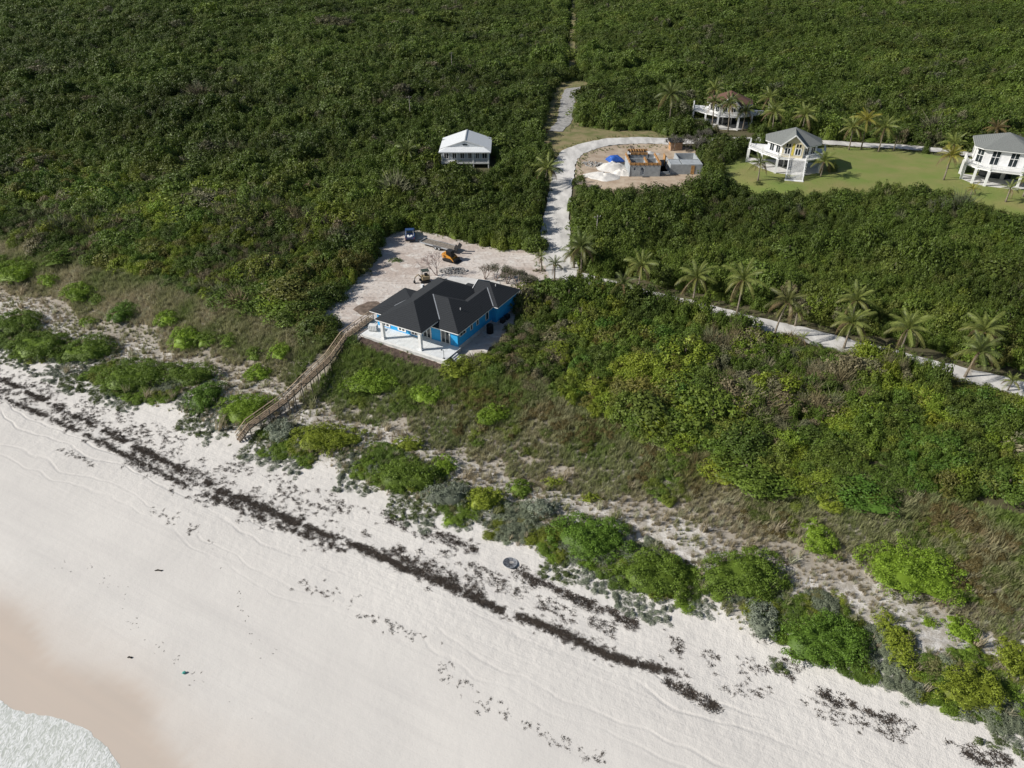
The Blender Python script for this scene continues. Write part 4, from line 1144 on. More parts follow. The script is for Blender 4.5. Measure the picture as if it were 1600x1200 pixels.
rf3 = hip(MB(), 9.7, 15.38, 7.0, 16.6, ZE - .03, .5, False, False, along='b').build('link_roof', M['charcoal'], bh)
rf4 = hip(MB(), 10.4, 16.2, 13.0, 20.3, ZE, .5, False, True).build('garage_roof', M['charcoal'], bh)
slab(MB(), 10.4, 16.2, 13.0, 20.3, ZE - .22, ZE - .06).build('fascia', M['white'], rf4)
zr = ZE + .5 * 3.65
MB().bar((10.36, 13.0, ZE + .02), (10.36, 16.65, zr + .02), .08, .2).bar((10.36, 20.3, ZE + .02), (10.36, 16.65, zr + .02), .08, .2).build('bargeboard', M['white'], rf4)
MB().add([(10.42, 13.3, ZE - .06), (10.42, 20.0, ZE - .06), (10.42, 16.65, zr - .1), (10.52, 13.3, ZE - .06), (10.52, 20.0, ZE - .06), (10.52, 16.65, zr - .1)], [(0, 1, 2), (5, 4, 3), (0, 3, 4, 1), (1, 4, 5, 2), (2, 5, 3, 0)]).build('gable_wall', M['blue'], bh)
rf5 = hip(MB(), -.5, 5.0, 2.4, 11.5, ZE, .3, True, False).build('left_roof', M['charcoal'], bh)
slab(MB(), -.5, 4.4, 2.4, 11.5, ZE - .22, ZE - .06).build('fascia', M['white'], rf5)
rf6 = hip(MB(), 7.4, 10.3, 15.2, 18.2, ZE - .05, .42, True, False).build('entry_roof', M['charcoal'], bh)
slab(MB(), 7.4, 10.2, 15.2, 18.2, ZE - .25, ZE - .11).build('fascia', M['white'], rf6)
# pale metal flashing in the valleys
vl = MB()
def mz(a): return ZM + .506 * (11.25 - a)
vl.bar((11.25, 4.45, ZM + .02), (7.75, 7.95, mz(7.75) + .03), .15, .05)
vl.bar((15.35, 13.05, ZE + .02), (12.65, 15.75, ZE + 1.40), .13, .05)
vl.bar((2.75, 4.65, ZM + .02), (4.0, 6.9, ZM + .66), .10, .05)
vl.build('valley_flashing', M['greymetal'], bh)
for a, b, z in ((12.9, 7.6, ZE + .5 * 2.5), (13.5, 16.9, ZE + .5 * 2.7)):
    MB().tube([(a, b, z - .1), (a, b, z + .35)], .06, 7).build('roof_vent', M['white'], bh)
MB().box(2.3, 2.75, 12.0, 12.5, ZE - .2, ZM + .3).build('vent_box', M['white'], bh)
for a, b in ((3.65, .32), (10.5, .42)):
    p = MB().box(a - .23, a + .23, b - .23, b + .23, D, ZM - .24).build('porch_post', M['white'], bh)
    MB().box(a - .3, a + .3, b - .3, b + .3, D + .01, D + .22).build('post_base', M['white'], p)
MB().box(3.3, 10.8, .2, .5, ZM - .50, ZM - .245).box(10.35, 10.65, .5, 3.8, ZM - .50, ZM - .245).build('porch_beam', M['white'], bh)
for a0, a1 in ((1.2, 2.6), (4.3, 5.6), (6.75, 7.9)):
    window(bh, 'b', 3.2, a0, a1, D + .35, D + 2.1, -1, 2, .12, 'white')
for a0, a1 in ((8.55, 9.95), (11.85, 13.35)):
    window(bh, 'b', 3.8, a0, a1, D + .14, D + 2.25, -1, 2, .1, 'frame')
for b0, b1, z0, z1, pn in ((4.4, 6.0, 1.5, 2.05, 2), (7.3, 7.85, 1.15, 1.95, 1), (9.05, 9.6, 1.15, 1.95, 1), (11.7, 12.5, .7, 2.05, 1)):
    window(bh, 'a', 14.75, b0, b1, D + z0, D + z1, 1, pn, .08)
for k in range(4):                                  # steps on the right
    MB().box(15.25 + k * .3, 15.58 + k * .3, 1.1, 2.5, -.2, D - .17 - k * .17).build('step', M['white'], bh)
for k in range(3):                                  # steps on the left end
    MB().box(-.32 - k * .3, -.08 - k * .3 + .0, .2, 1.9, -.2, D - .2 - k * .17).build('step', M['white'], bh)

# things on and around the terrace
cab = empty('equipment_cabinet', A_(.75, 1.5, D + .01), TH + .35, 'pale grey ribbed equipment cabinet on the left end of the terrace', 'cabinet')
MB().box(-.65, .65, -.42, .42, .1, .95).build('casing', M['greymetal'], cab, bevel=.04)
for k in range(5): MB().box(-.6 + k * .26, -.42 + k * .26, -.45, -.415, .2, .88).build('rib', M['offwhite'], cab)
for x in (-.5, .5): MB().box(x - .06, x + .06, -.35, .35, 0, .11).build('foot', M['darkmetal'], cab)
MB().box(-.62, .62, -.40, .40, .955, 1.0).build('lid', M['offwhite'], cab)
sh = empty('shower_post', A_(14.75, .12, D + .01), TH, 'slim outdoor shower post with dark head on the terrace corner', 'shower')
MB().tube([(0, 0, 0), (0, 0, 1.35)], .045, 8).build('pole', M['greymetal'], sh)
MB().tube([(0, 0, 1.33), (-.12, 0, 1.42), (-.3, 0, 1.42)], .03, 6).build('arm', M['greymetal'], sh)
MB().tube([(-.3, 0, 1.44), (-.3, 0, 1.3)], [.07, .15], 10).build('shower_head', M['black'], sh)
MB().box(-.14, .14, -.14, .14, 0, .05).build('base_plate', M['darkmetal'], sh)
tk = empty('water_tank', A_(16.0, 10.9, .05), TH, 'upright black cylindrical tank beside the shaded blue side wall', 'tank')
MB().tube([(0, 0, 0), (0, 0, 1.35)], .55, 18).build('body', M['black'], tk)
MB().tube([(0, 0, 1.35), (0, 0, 1.5), (0, 0, 1.56)], [.55, .40, .2], 18).build('shoulder', M['black'], tk)
MB().tube([(0, 0, 1.56), (0, 0, 1.63)], .17, 12).build('lid', M['darkmetal'], tk)
for k, (b, lab) in enumerate(((14.6, 'nearer dark condenser unit beside the shaded garage wall'), (16.0, 'farther dark condenser unit beside the shaded garage wall'))):
    ac = empty('condenser_unit', A_(16.15, b, .05), TH, lab, 'condenser', 'condenser units beside the garage wall')
    MB().box(-.3, .3, -.45, .45, .06, .82).build('casing', M['darkmetal'], ac, bevel=.03)
    MB().tube([(.3, 0, .45), (.33, 0, .45)], .3, 14).build('fan_grille', M['black'], ac)
    MB().box(-.35, .35, -.5, .5, 0, .07).build('pad', M['concrete'], ac)
patch('soil_bed', SOIL, M['mulch'], .10, .7, 'strip of dark bare soil along the front of the terrace', 'soil', .15, 20)
patch('concrete_pad', [A_(-1.2, 18.2), A_(10.2, 17.0), A_(12.2, 21.5), A_(8.0, 27.2), A_(-.5, 24.8)], M['concrete'], .12, 1.2, 'smooth pale concrete pad behind the blue house', 'pad', .1, 21)
patch('dirt_patch', [at(*q) for q in ((551, 484), (560, 477), (574, 472), (588, 472), (600, 478), (596, 488), (580, 493), (562, 492))], mat('damp_brown_dirt', (.20, .15, .115), .95, .25, 1.2, .6, 5), .09, .7, 'round patch of damp brown dirt in the yard', 'dirt', .3, 22)

# ------------------------------------------------------------------ boardwalk to the beach
bwp = [(580, 497, 9.25), (537, 529, 9.1), (513, 563, 7.5), (470, 603, 6.7), (447, 625, 5.2), (388, 667, 4.9), (372, 688, 3.55)]
BW = [unz(*q) for q in bwp]
bw = empty('boardwalk', (BW[-1].x, BW[-1].y, hz(BW[-1].x, BW[-1].y)), 0, 'weathered wooden boardwalk with stairs and railings leading from the terrace to the beach', 'boardwalk')
inv = bw.location.copy()
HW = .46
def L_(v): return v - inv
for i in range(len(BW) - 1):
    p, q = L_(BW[i]), L_(BW[i + 1]); d = q - p; dh = Vector((d.x, d.y, 0)); ln = dh.length; dn = dh.normalized(); nn = Vector((-dn.y, dn.x, 0))
    stairs = abs(d.z) / ln > .25
    m_ = MB()
    if stairs:
        ns = max(3, int(abs(d.z) / .18))
        for k in range(ns):
            c = p.lerp(q, (k + .5) / ns); m_.bar(c - nn * HW, c + nn * HW, ln / ns * .96, .05)
    else:
        ns = int(ln / .15)
        for k in range(ns):
            c = p.lerp(q, (k + .5) / ns) + Vector((0, 0, .006 * ((k * 7) % 3))); m_.bar(c - nn * (HW + .03 * ((k * 5) % 3)), c + nn * HW, .135, .04)
    dk = m_.build('stair_treads' if stairs else 'decking', M['timber'], bw); dk['kind'] = 'stuff'
    for s_ in (-1, 1):
        MB().bar(p + nn * s_ * (HW - .1) - Vector((0, 0, .16)), q + nn * s_ * (HW - .1) - Vector((0, 0, .16)), .06, .24).build('stringer', M['timber_grey'], bw)
        for zz, hh in ((.98, .05), (.55, .09), (.25, .09)):
            MB().bar(p + nn * s_ * (HW + (.02 if zz > .9 else -.03)) + Vector((0, 0, zz)), q + nn * s_ * (HW + (.02 if zz > .9 else -.03)) + Vector((0, 0, zz)), .15 if zz > .9 else .045, hh).build('handrail' if zz > .9 else 'rail', M['railwood'], bw)
        npst = max(2, int(ln / 1.8) + 1)
        for k in range(npst):
            c = p.lerp(q, (k + .04) / npst) + nn * s_ * (HW + .06)
            wx, wy = c.x + inv.x, c.y + inv.y
            g_ = hz(wx, wy) - inv.z - .3
            MB().bar((c.x, c.y, min(g_, c.z - .4)), (c.x, c.y, c.z + .95), .11).build('post', M['timber_grey'], bw)

# ------------------------------------------------------------------ stilt houses
def ngon(pts, z): return [(x, y, z) for x, y in pts]
OCT = [(-2.6, -6.2), (2.6, -6.2), (6.2, -2.6), (6.2, 2.6), (2.6, 6.2), (-2.6, 6.2), (-6.2, 2.6), (-6.2, -2.6)]
def stilt_house(name, loc, rz, label, roofm, deck, gable=True, stair=None, wallm='white', gabm='cream', z2=3.6, eave=6.15, apex=8.85, OCT=OCT, tall=False):
    o = empty(name, loc, rz, label, 'house')
    ins = [(x * .85, y * .85) for x, y in OCT]
    for i in range(8):                               # upper walls one by one, each with its windows
        a, b = Vector((*ins[i], 0)), Vector((*ins[(i + 1) % 8], 0))
        wl_ = MB().bar(a + Vector((0, 0, (z2 + eave) / 2)), b + Vector((0, 0, (z2 + eave) / 2)), .16, eave - z2).build('wall', M[wallm], o)
        d = (b - a).normalized(); nrm = Vector((d.y, -d.x, 0)); mid = (a + b) / 2; ln = (b - a).length
        if not (gable and i == 0):
            nwn = 2 if ln > 4.2 else 1
            for k in range(nwn):
                c = mid + d * (k - (nwn - 1) / 2) * ln * .45
                fr = MB(); wv_, hv = .62, .85; zc = z2 + 1.25
                if tall: wv_, hv, zc = .8, 1.45, z2 + 1.75
                for s_ in (-1, 0, 1): fr.bar(c + d * s_ * wv_ + nrm * .1 + Vector((0, 0, zc - hv)), c + d * s_ * wv_ + nrm * .1 + Vector((0, 0, zc + hv)), .09)
                for s_ in ((-1, .15, 1) if tall else (-1, 1)): fr.bar(c - d * (wv_ + .04) + nrm * .1 + Vector((0, 0, zc + s_ * hv)), c + d * (wv_ + .04) + nrm * .1 + Vector((0, 0, zc + s_ * hv)), .1)
                wo = fr.build('window', M['white'], o)
                for s_ in (-1, 1):
                    MB().bar(c + d * s_ * wv_ * .5 + nrm * .09 + Vector((0, 0, zc - hv)), c + d * s_ * wv_ * .5 + nrm * .09 + Vector((0, 0, zc + hv)), wv_ * .9, .03, nrm).build('pane', M['glass'], wo)
    # roof: eight-sided pyramid
    V = ngon(OCT, eave) + ngon(OCT, eave - .05) + [(0, 0, apex)]
    rf_ = MB().add(V, [(i, (i + 1) % 8, 16) for i in range(8)] + [(8 + i, 8 + (i + 1) % 8, (i + 1) % 8, i) for i in range(8)] + [tuple(range(15, 7, -1))]).build('roof', M[roofm], o)
    MB().prism([(x * .99, y * .99) for x, y in OCT], eave - .26, eave - .06).build('fascia', M['white'], rf_)
    if gable:
        gp = apex - .15
        gr = MB()
        for s_ in (-1, 1):
            e0, e1, r0, r1 = (s_ * 2.85, -6.75, eave - .02), (s_ * 2.85, -1., eave - .02), (0, -6.95, gp), (0, 0, gp)
            gr.add([e0, e1, r1, r0] + [(v_[0], v_[1], v_[2] - .12) for v_ in (e0, e1, r1, r0)], [(0, 1, 2, 3), (7, 6, 5, 4), (0, 4, 5, 1), (1, 5, 6, 2), (2, 6, 7, 3), (3, 7, 4, 0)])
        gr = gr.build('gable_roof', M[roofm], o)
        MB().bar((-2.9, -6.83, eave - .1), (0, -7.02, gp - .03), .1, .24).bar((2.9, -6.83, eave - .1), (0, -7.02, gp - .03), .1, .24).build('bargeboard', M['white'], gr)
        G0 = -6.25
        MB().add([(-2.3, G0, z2), (2.3, G0, z2), (2.3, G0, eave + .3), (0, G0, gp - .2), (-2.3, G0, eave + .3), (-2.3, -5.2, z2), (2.3, -5.2, z2), (2.3, -5.2, eave + .1), (0, -5.2, gp - .2), (-2.3, -5.2, eave + .1)],
                 [(0, 1, 2, 3, 4), (9, 8, 7, 6, 5), (0, 5, 6, 1), (1, 6, 7, 2), (2, 7, 8, 3), (3, 8, 9, 4), (4, 9, 5, 0)]).build('gable_wall', M[gabm], o)
        MB().box(-.22, .22, G0 - .05, G0 - .005, z2 + .5, eave + .6).build('gable_panel', mat('yellow_panel', (.72, .58, .10), .7), o)
        for x in (-1.12, 1.12):
            window(o, 'b', G0 + .0, x - .62, x + .62, z2 + .7, z2 + 2.0, -1, 2, .1, 'white')
            window(o, 'b', G0 + .0, x - .62, x + .62, z2 + 2.3, z2 + 3.05, -1, 2, .1, 'cream')
    # deck with rails on columns
    MB().prism(deck, z2 - .34, z2 - .02).build('deck', M['white'], o)
    nd_ = len(deck)
    for i in range(nd_ - 1):
        a, b = Vector((*deck[i], z2)), Vector((*deck[i + 1], z2))
        if stair and i == stair[0]: 
            d = (b - a).normalized(); cuts = [(a, a + d * stair[1]), (a + d * stair[2], b)]
        else: cuts = [(a, b)]
        for p, q in cuts:
            if (q - p).length < .4: continue
            r_ = MB().bar(p + Vector((0, 0, 1.0)), q + Vector((0, 0, 1.0)), .14, .09).bar(p + Vector((0, 0, .2)), q + Vector((0, 0, .2)), .08, .1).bar(p + Vector((0, 0, .62)), q + Vector((0, 0, .62)), .05, .07)
            n_ = max(2, int((q - p).length / .35))
            for k in range(n_ + 1):
                c = p.lerp(q, k / n_); r_.bar(c, c + Vector((0, 0, 1.0)), .05)
            r_.build('railing', M['white'], o)
        col = MB().box(a.x - .24, a.x + .24, a.y - .24, a.y + .24, -.3, z2 - .34).box(a.x - .15, a.x + .15, a.y - .15, a.y + .15, z2 - .02, z2 + 1.1)
        col.build('column', M['white'], o)
    core = [(x * .46, y * .46 + 1.2) for x, y in OCT]
    MB().prism(core, -.3, z2 - .35).build('lower_wall', M['offwhite'], o)
    for i in (0, 1, 7):
        a, b = Vector((*core[i], 0)), Vector((*core[(i + 1) % 8], 0)); d = (b - a).normalized(); nrm = Vector((d.y, -d.x, 0)); c = (a + b) / 2 + nrm * .04
        MB().bar(c + Vector((0, 0, .05)), c + Vector((0, 0, 2.3)), 2.0, .06, nrm).build('door', M['glass'], o)
    MB().prism([(x * .99, y * .99) for x, y in deck], -.4, .12).build('patio', M['concrete'], o)
    if stair:
        a, b = Vector((*deck[stair[0]], z2)), Vector((*deck[stair[0] + 1], z2)); d = (b - a).normalized(); nrm = Vector((d.y, -d.x, 0))
        p, q = a + d * stair[1], a + d * stair[2]; ns = 18
        for k in range(ns):
            t = (k + .5) / ns; z = z2 - t * (z2 - .15)
            c0 = p + nrm * (.1 + t * 4.0); c1 = q + nrm * (.1 + t * 4.0)
            MB().bar((c0.x, c0.y, z - .06), (c1.x, c1.y, z - .06), 4.0 / ns * .95, .07).build('step', M['white'], o)
        for c in (p, q):
            e = c + nrm * 4.1
            MB().bar(c + Vector((0, 0, .95)), Vector((e.x, e.y, 1.05)), .14, .1).bar(c + Vector((0, 0, .5)), Vector((e.x, e.y, .6)), .08, .1).bar((e.x, e.y, -.2), (e.x, e.y, 1.1), .2).bar(c + nrm * 2 + Vector((0, 0, -z2)), c + nrm * 2 + Vector((0, 0, -z2 / 2 + 1)), .16).build('stair_rail', M['white'], o)
            MB().bar(c - Vector((0, 0, .2)), Vector((e.x, e.y, .05)), .08, .3).build('stringer', M['white'], o)
        lo = p + nrm * 3.9; l2 = q + nrm * 3.9
        MB().prism([(lo.x - d.x * .2, lo.y - d.y * .2), (l2.x + d.x * .2, l2.y + d.y * .2), (l2.x + d.x * .2 + nrm.x, l2.y + d.y * .2 + nrm.y), (lo.x - d.x * .2 + nrm.x, lo.y - d.y * .2 + nrm.y)], -.4, .22).build('landing', M['white'], o)
    return o
deck2 = [(-9.3, 3.4), (-9.5, -.2), (-6.4, -4.0), (-2.9, -7.3), (3.3, -7.3), (6.6, -4.2), (7.4, -.4), (7.4, 3.6)]
stilt_house('stilt_house', (65.5, 169.0, 12.6), math.radians(-17.5), 'white house on columns with grey roof and yellow gable, left of the lawn', 'grey_roof', deck2, True, (3, 2.3, 5.9))
deck3 = [(-6.9, -1.0), (-6.8, -5.2), (-4.8, -7.6), (-2.4, -8.6), (3.6, -8.6), (6.4, -6.6), (6.9, -1.0)]
stilt_house('stilt_house', (109.2, 160.0, 12.8), math.radians(-25.5), 'white two storey house with grey roof at the right end of the lawn', 'grey_roof', deck3, False, None, 'white', z2=3.6, eave=7.3, apex=9.8, OCT=[(-4.6, -6.2), (4.6, -6.2), (6.2, -4.6), (6.2, 4.6), (4.6, 6.2), (-4.6, 6.2), (-6.2, 4.6), (-6.2, -4.6)], tall=True)
deckr = [(-9.6, 4.4), (-9.4, -1.5), (-6.0, -4.5), (-2.6, -7.0), (2.8, -7.0), (6.4, -3.8), (10.6, -2.4), (10.8, 2.0)]
stilt_house('stilt_house', (60.6, 208.0, 12.6), math.radians(-14), 'white house with red brown roof half hidden by palms at the wood edge', 'red_roof', deckr, True, None, 'white', 'offwhite')

# ------------------------------------------------------------------ white cottage in the wood
wc = empty('white_cottage', (-11.2, 176.3, 11.4), 0, 'white cottage with pale metal roof and long porch standing in the wood', 'house')
w0, w1, d0, d1, fz, ez = -5.75, 5.75, -3.4, 6.2, 1.3, 3.95
MB().box(w0, w1, d0 - 2.2, d1, fz - .25, fz).build('floor_deck', M['offwhite'], wc)
for x in (w0 + .2, -1.95, 1.95, w1 - .2):
    MB().box(x - .13, x + .13, d0 - 2.15, d0 - 1.9, -.4, ez - .12).build('porch_post', M['white'], wc)
    for y in (d0 + 1, 2, d1 - .3): MB().box(x - .15, x + .15, y - .15, y + .15, -.4, fz - .25).build('pier', M['plinth'], wc)
MB().box(w0 + .1, w1 - .1, d0, d1 - .1, fz, ez - .1).build('wall', M['greyblue'], wc)
for x0, x1 in ((-5.2, -4.1), (-3.2, -2.2), (-1.3, -.3), (.6, 1.5), (2.4, 3.3), (4.0, 5.2)):
    window(wc, 'b', d0, x0, x1, fz + .45, fz + 2.1, -1, 2, .08, 'white')
rl = MB()
for z in (.12, .95): rl.box(w0 + .1, w1 - .1, d0 - 2.08, d0 - 2.0, fz + z - .04, fz + z + .04)
x = w0 + .3
while x < w1 - .2:
    rl.box(x - .035, x + .035, d0 - 2.07, d0 - 2.01, fz + .1, fz + .95); x += .3
rl.build('railing', M['white'], wc)
E0, E1, B0, B1 = -6.2, 6.2, -6.0, 6.5
MB().add([(E0, B0, ez), (E1, B0, ez), (E1, B1, ez), (E0, B1, ez), (0, B0 + 2.2, 6.0), (0, B1, 6.0), (E0, B0 + 2.2, ez + .02), (E1, B0 + 2.2, ez + .02)], [(6, 4, 5, 3), (4, 7, 2, 5), (3, 5, 2), (6, 7, 4), (6, 3, 2, 7)]).build('roof', M['white_roof'], wc)
zk = ez + .62
MB().add([(E0, B0, ez - .02), (E1, B0, ez - .02), (E1 - 1.9, B0 + 2.25, zk), (E0 + 1.9, B0 + 2.25, zk), (E0, B0 + 2.25, ez - .01), (E1, B0 + 2.25, ez - .01)], [(0, 1, 2, 3), (0, 3, 4), (1, 5, 2), (4, 3, 2, 5), (0, 4, 5, 1)]).build('porch_roof', M['white_roof'], wc)
MB().box(E0 + .02, E1 - .02, B0 + .02, B1 - .02, ez - .22, ez - .04).build('fascia', M['white'], wc)
MB().bar((E0, B0 + 2.14, ez + .05), (0, B0 + 2.14, 6.03), .1, .2).bar((E1, B0 + 2.14, ez + .05), (0, B0 + 2.14, 6.03), .1, .2).build('bargeboard', M['offwhite'], wc)
MB().box(-.55, .55, B0 + 2.12, B0 + 2.19, 4.95, 5.25).build('gable_vent', M['glass'], wc)
MB().bar((0, B0 + 2.1, 6.03), (0, B1, 6.03), .25, .07).build('ridge_cap', M['greymetal'], wc)

# ------------------------------------------------------------------ half-built block house
cb = empty('block_shell', (27.0, 162.6, 11.95), 0, 'half built grey block house shell with orange timber formwork on top', 'building')
t = .2
def wallseg(x0, x1, y0, y1, z1, gaps=(), name='wall', z0=0.):
    """block wall with openings (start, end, sill, head) along its length"""
    m_ = MB(); ax = (x1 - x0) > (y1 - y0); s0, s1 = (x0, x1) if ax else (y0, y1)
    def bx(a, b, c, d):
        if b - a > .01 and d - c > .01: m_.box(a, b, y0, y1, c, d) if ax else m_.box(x0, x1, a, b, c, d)
    cur = s0
    for (a, b, lo, hi) in gaps:
        bx(cur, a, z0, z1); bx(a, b, z0, lo); bx(a, b, hi, z1); cur = b
    bx(cur, s1, z0, z1)
    return m_.build(name, M['block'], cb)
def form(x0, x1, y0, y1, z):
    m_ = MB(); ax = (x1 - x0) > (y1 - y0)
    if ax: m_.box(x0, x1, y0 - .04, y0, z - .1, z + .42).box(x0, x1, y1, y1 + .04, z - .1, z + .42)
    else: m_.box(x0 - .04, x0, y0, y1, z - .1, z + .42).box(x1, x1 + .04, y0, y1, z - .1, z + .42)
    n_ = int(max(x1 - x0, y1 - y0) / .9)
    for k in range(n_ + 1):
        c = (x0 + (x1 - x0) * k / max(1, n_)) if ax else (y0 + (y1 - y0) * k / max(1, n_))
        if ax: m_.box(c - .05, c + .05, y0 - .10, y0 - .04, z - .15, z + .36).box(c - .03, c + .03, y0 - .04, y1 + .04, z + .425, z + .475)
        else: m_.box(x0 - .10, x0 - .04, c - .05, c + .05, z - .15, z + .36).box(x0 - .04, x1 + .04, c - .03, c + .03, z + .425, z + .475)
    m_.build('formwork', M['newwood'], cb)
H1 = 2.75
wallseg(0, 7, 0, t, H1, ((.9, 1.35, 1.5, 2.1), (2.5, 3.3, .5, 2.1)))
wallseg(0, t, t, 8.2, H1); wallseg(6.8, 7.0, t, 8.2, H1, ((1.2, 3.0, 0, 2.2),)); wallseg(t, 6.8, 5.0, 5.0 + t, H1, ((1, 2, 0, 2.2),))
wallseg(3.9, 4.1, t, 5.0, H1); wallseg(.9, 5.6, 11.0, 11.2, H1, ((1.4, 4.6, .9, 2.3),)); wallseg(.9, 1.1, 8.2, 11.0, H1); wallseg(5.4, 5.6, 8.2, 11.0, H1); wallseg(0, 7, 8.2, 8.4, H1)
form(0, 7, 0, t, H1); form(0, t, t + .15, 8.1, H1); form(6.8, 7, t + .15, 8.1, H1); form(.9, 5.6, 11.0, 11.2, H1); form(3.9, 4.1, t + .15, 4.9, H1); form(1.25, 5.25, 8.2, 8.4, H1)
MB().box(t, 6.8, t, 8.2, -.2, .06).box(1.1, 5.4, 8.4, 11, -.2, .05).build('floor_slab', M['concrete'], cb)
H2 = 2.35
wallseg(9.6, 17.0, 1.6, 1.8, H2); wallseg(16.8, 17.0, 1.8, 10.5, H2); wallseg(12.2, 17.0, 10.5, 10.7, H2); wallseg(9.6, 9.8, 1.8, 9.4, H2, ((5, 6.5, 0, 2.1),)); wallseg(12.2, 12.4, 5.8, 10.5, H2); wallseg(9.8, 16.8, 5.6, 5.8, H2); wallseg(7.0, 9.6, 8.0, 8.2, 1.5); wallseg(7.0, 9.6, 1.7, 1.9, .6)
MB().box(9.8, 12.2, 1.9, 5.55, 2.10, 2.28).box(12.5, 16.7, 1.9, 5.55, 2.08, 2.26).box(7.05, 9.55, 2.0, 8.0, -.2, .05).box(9.8, 16.75, 1.85, 10.4, -.2, .04).build('floor_slab', M['block'], cb)
MB().box(14.4, 15.2, 1.54, 1.58, .1, 2.1).box(17.02, 17.06, 1.7, 3.2, .0, 2.2).box(9.3, 9.45, 7.4, 9.4, .3, 2.7).build('plywood_sheet', M['newwood'], cb)
MB().bar((-.25, -.1, -.1), (-.2, .0, 3.3), .09).bar((-.2, 2.0, -.1), (-.2, 2.0, 3.2), .09).build('prop', M['white'], cb)
for x in (1.4, 2.0, 2.6, 3.2, 3.8, 4.4): MB().bar((x, 8.9, H1 + .5), (x + .1, 10.9, H1 + .5), .10, .14).build('joist', M['newwood'], cb)
MB().bar((3.0, -.5, .1), (4.6, -.45, .1), .3, .15).build('plank_stack', M['darkmetal'], cb)

# workers' shed, sand heaps, tarp, brush and rubble on the site
sd_ = empty('plywood_shed', (41.6, 184.0, hz(41.6, 184)), .1, 'small plywood shed with dark flat roof at the back of the building site', 'shed')
MB().box(-1.5, 1.5, -1.1, 1.1, 0, 2.0).build('wall', mat('raw_plywood', (.40, .27, .18), .85, .15, 2), sd_)
MB().add([(-1.8, -1.4, 2.15), (1.8, -1.4, 2.15), (1.8, 1.4, 2.5), (-1.8, 1.4, 2.5), (-1.8, -1.4, 2.02), (1.8, -1.4, 2.02), (1.8, 1.4, 2.02), (-1.8, 1.4, 2.02)], [(0, 1, 2, 3), (7, 6, 5, 4), (0, 4, 5, 1), (1, 5, 6, 2), (2, 6, 7, 3), (3, 7, 4, 0)]).build('roof', M['darkmetal'], sd_)
MB().box(-1.53, -1.502, -.5, .4, 0, 1.8).build('door', M['newwood'], sd_)
def heap(name, x, y, rx, ry, hh, m_, label, cat, seed, sharp=1.3, rough=.34):
    n1, n2 = 14, 30; V = []; Fc = []
    z0 = hz(x, y) + .05
    for i in range(n1):
        q = i / (n1 - 1)
        for j in range(n2):
            a = 2 * math.pi * j / n2; e = 1 + .14 * math.sin(2 * a + seed) + .09 * math.sin(3 * a + 2 * seed) + .05 * math.sin(7 * a)
            px_, py_ = rx * q * e * math.cos(a), ry * q * e * math.sin(a)
            z = hh * (.45 * math.cos(q * math.pi / 2) ** 2 + .55 * max(0, 1 - q)) * (1 + rough * 2 * float(fbm(px_, py_, .9, seed))) - (.25 if i == n1 - 1 else 0)
            V.append((px_, py_, z))
    for i in range(n1 - 1):
        for j in range(n2):
            a = i * n2 + j; b = i * n2 + (j + 1) % n2; Fc.append((a, b, b + n2, a + n2))
    o = link(name, mesh(name, V, Fc, m_, True)); o.location = (x, y, z0)
    return tag(o, label, cat)
M['whitesand'] = mat('white_building_sand', (.67, .645, .60), .95, .10, .8, .7, 3.)
p = at(942, 276); heap('sand_heap', p.x, p.y, 4.4, 3.2, 1.0, M['whitesand'], 'low white sand heap at the front left of the building site', 'sand heap', 3)
p = at(955, 262); heap('sand_heap', p.x + .2, p.y - .5, 5.2, 3.6, 1.35, M['whitesand'], 'tall white sand heap under the blue tarpaulin', 'sand heap', 5)
p = at(1003, 242); heap('sand_heap', p.x, p.y, 4.2, 2.8, 1.0, M['whitesand'], 'small pale sand heap behind the block walls', 'sand heap', 7)
p = at(972, 272); heap('sand_heap', p.x, p.y, 2.8, 2.6, 1.2, M['whitesand'], 'pale sand heap against the left wall of the block shell', 'sand heap', 8)
# tarpaulin draped over a pallet stack
c = at(962, 262); tp = []; tf = []
for i in range(13):
    for j in range(13):
        x_, y_ = (i - 6) * .32, (j - 6) * .28
        q = max(abs(x_) / 1.9, abs(y_) / 1.65)
        tp.append((x_, y_, 1.5 * (1 - max(0, q - .35) ** 1.5 * 1.4) + .22 * float(fbm(x_ + 9, y_, 1.1, 90))))
        if i and j: a = i * 13 + j; tf.append((a - 14, a - 13, a, a - 1))
ta = link('tarpaulin', mesh('tarpaulin', tp, tf, mat('blue_tarpaulin', (.035, .12, .46), .45, .15, 1.5), True)); ta.location = (c.x, c.y + 2.2, hz(c.x, c.y + 2.2) + .75); ta.rotation_euler = (0, 0, .3)
tag(ta, 'crumpled bright blue tarpaulin over materials beside the sand heap', 'tarpaulin')
ta.modifiers.new('thickness', 'SOLIDIFY').thickness = .03
ps = MB().box(-1.2, 1.2, -1.0, 1.0, 0, 1.9).build('material_stack', M['block']); ps.location = (c.x, c.y + 2.2, hz(c.x, c.y + 2.2)); ps.rotation_euler = (0, 0, .3)
tag(ps, 'stack of building material under the blue tarpaulin', 'stack')
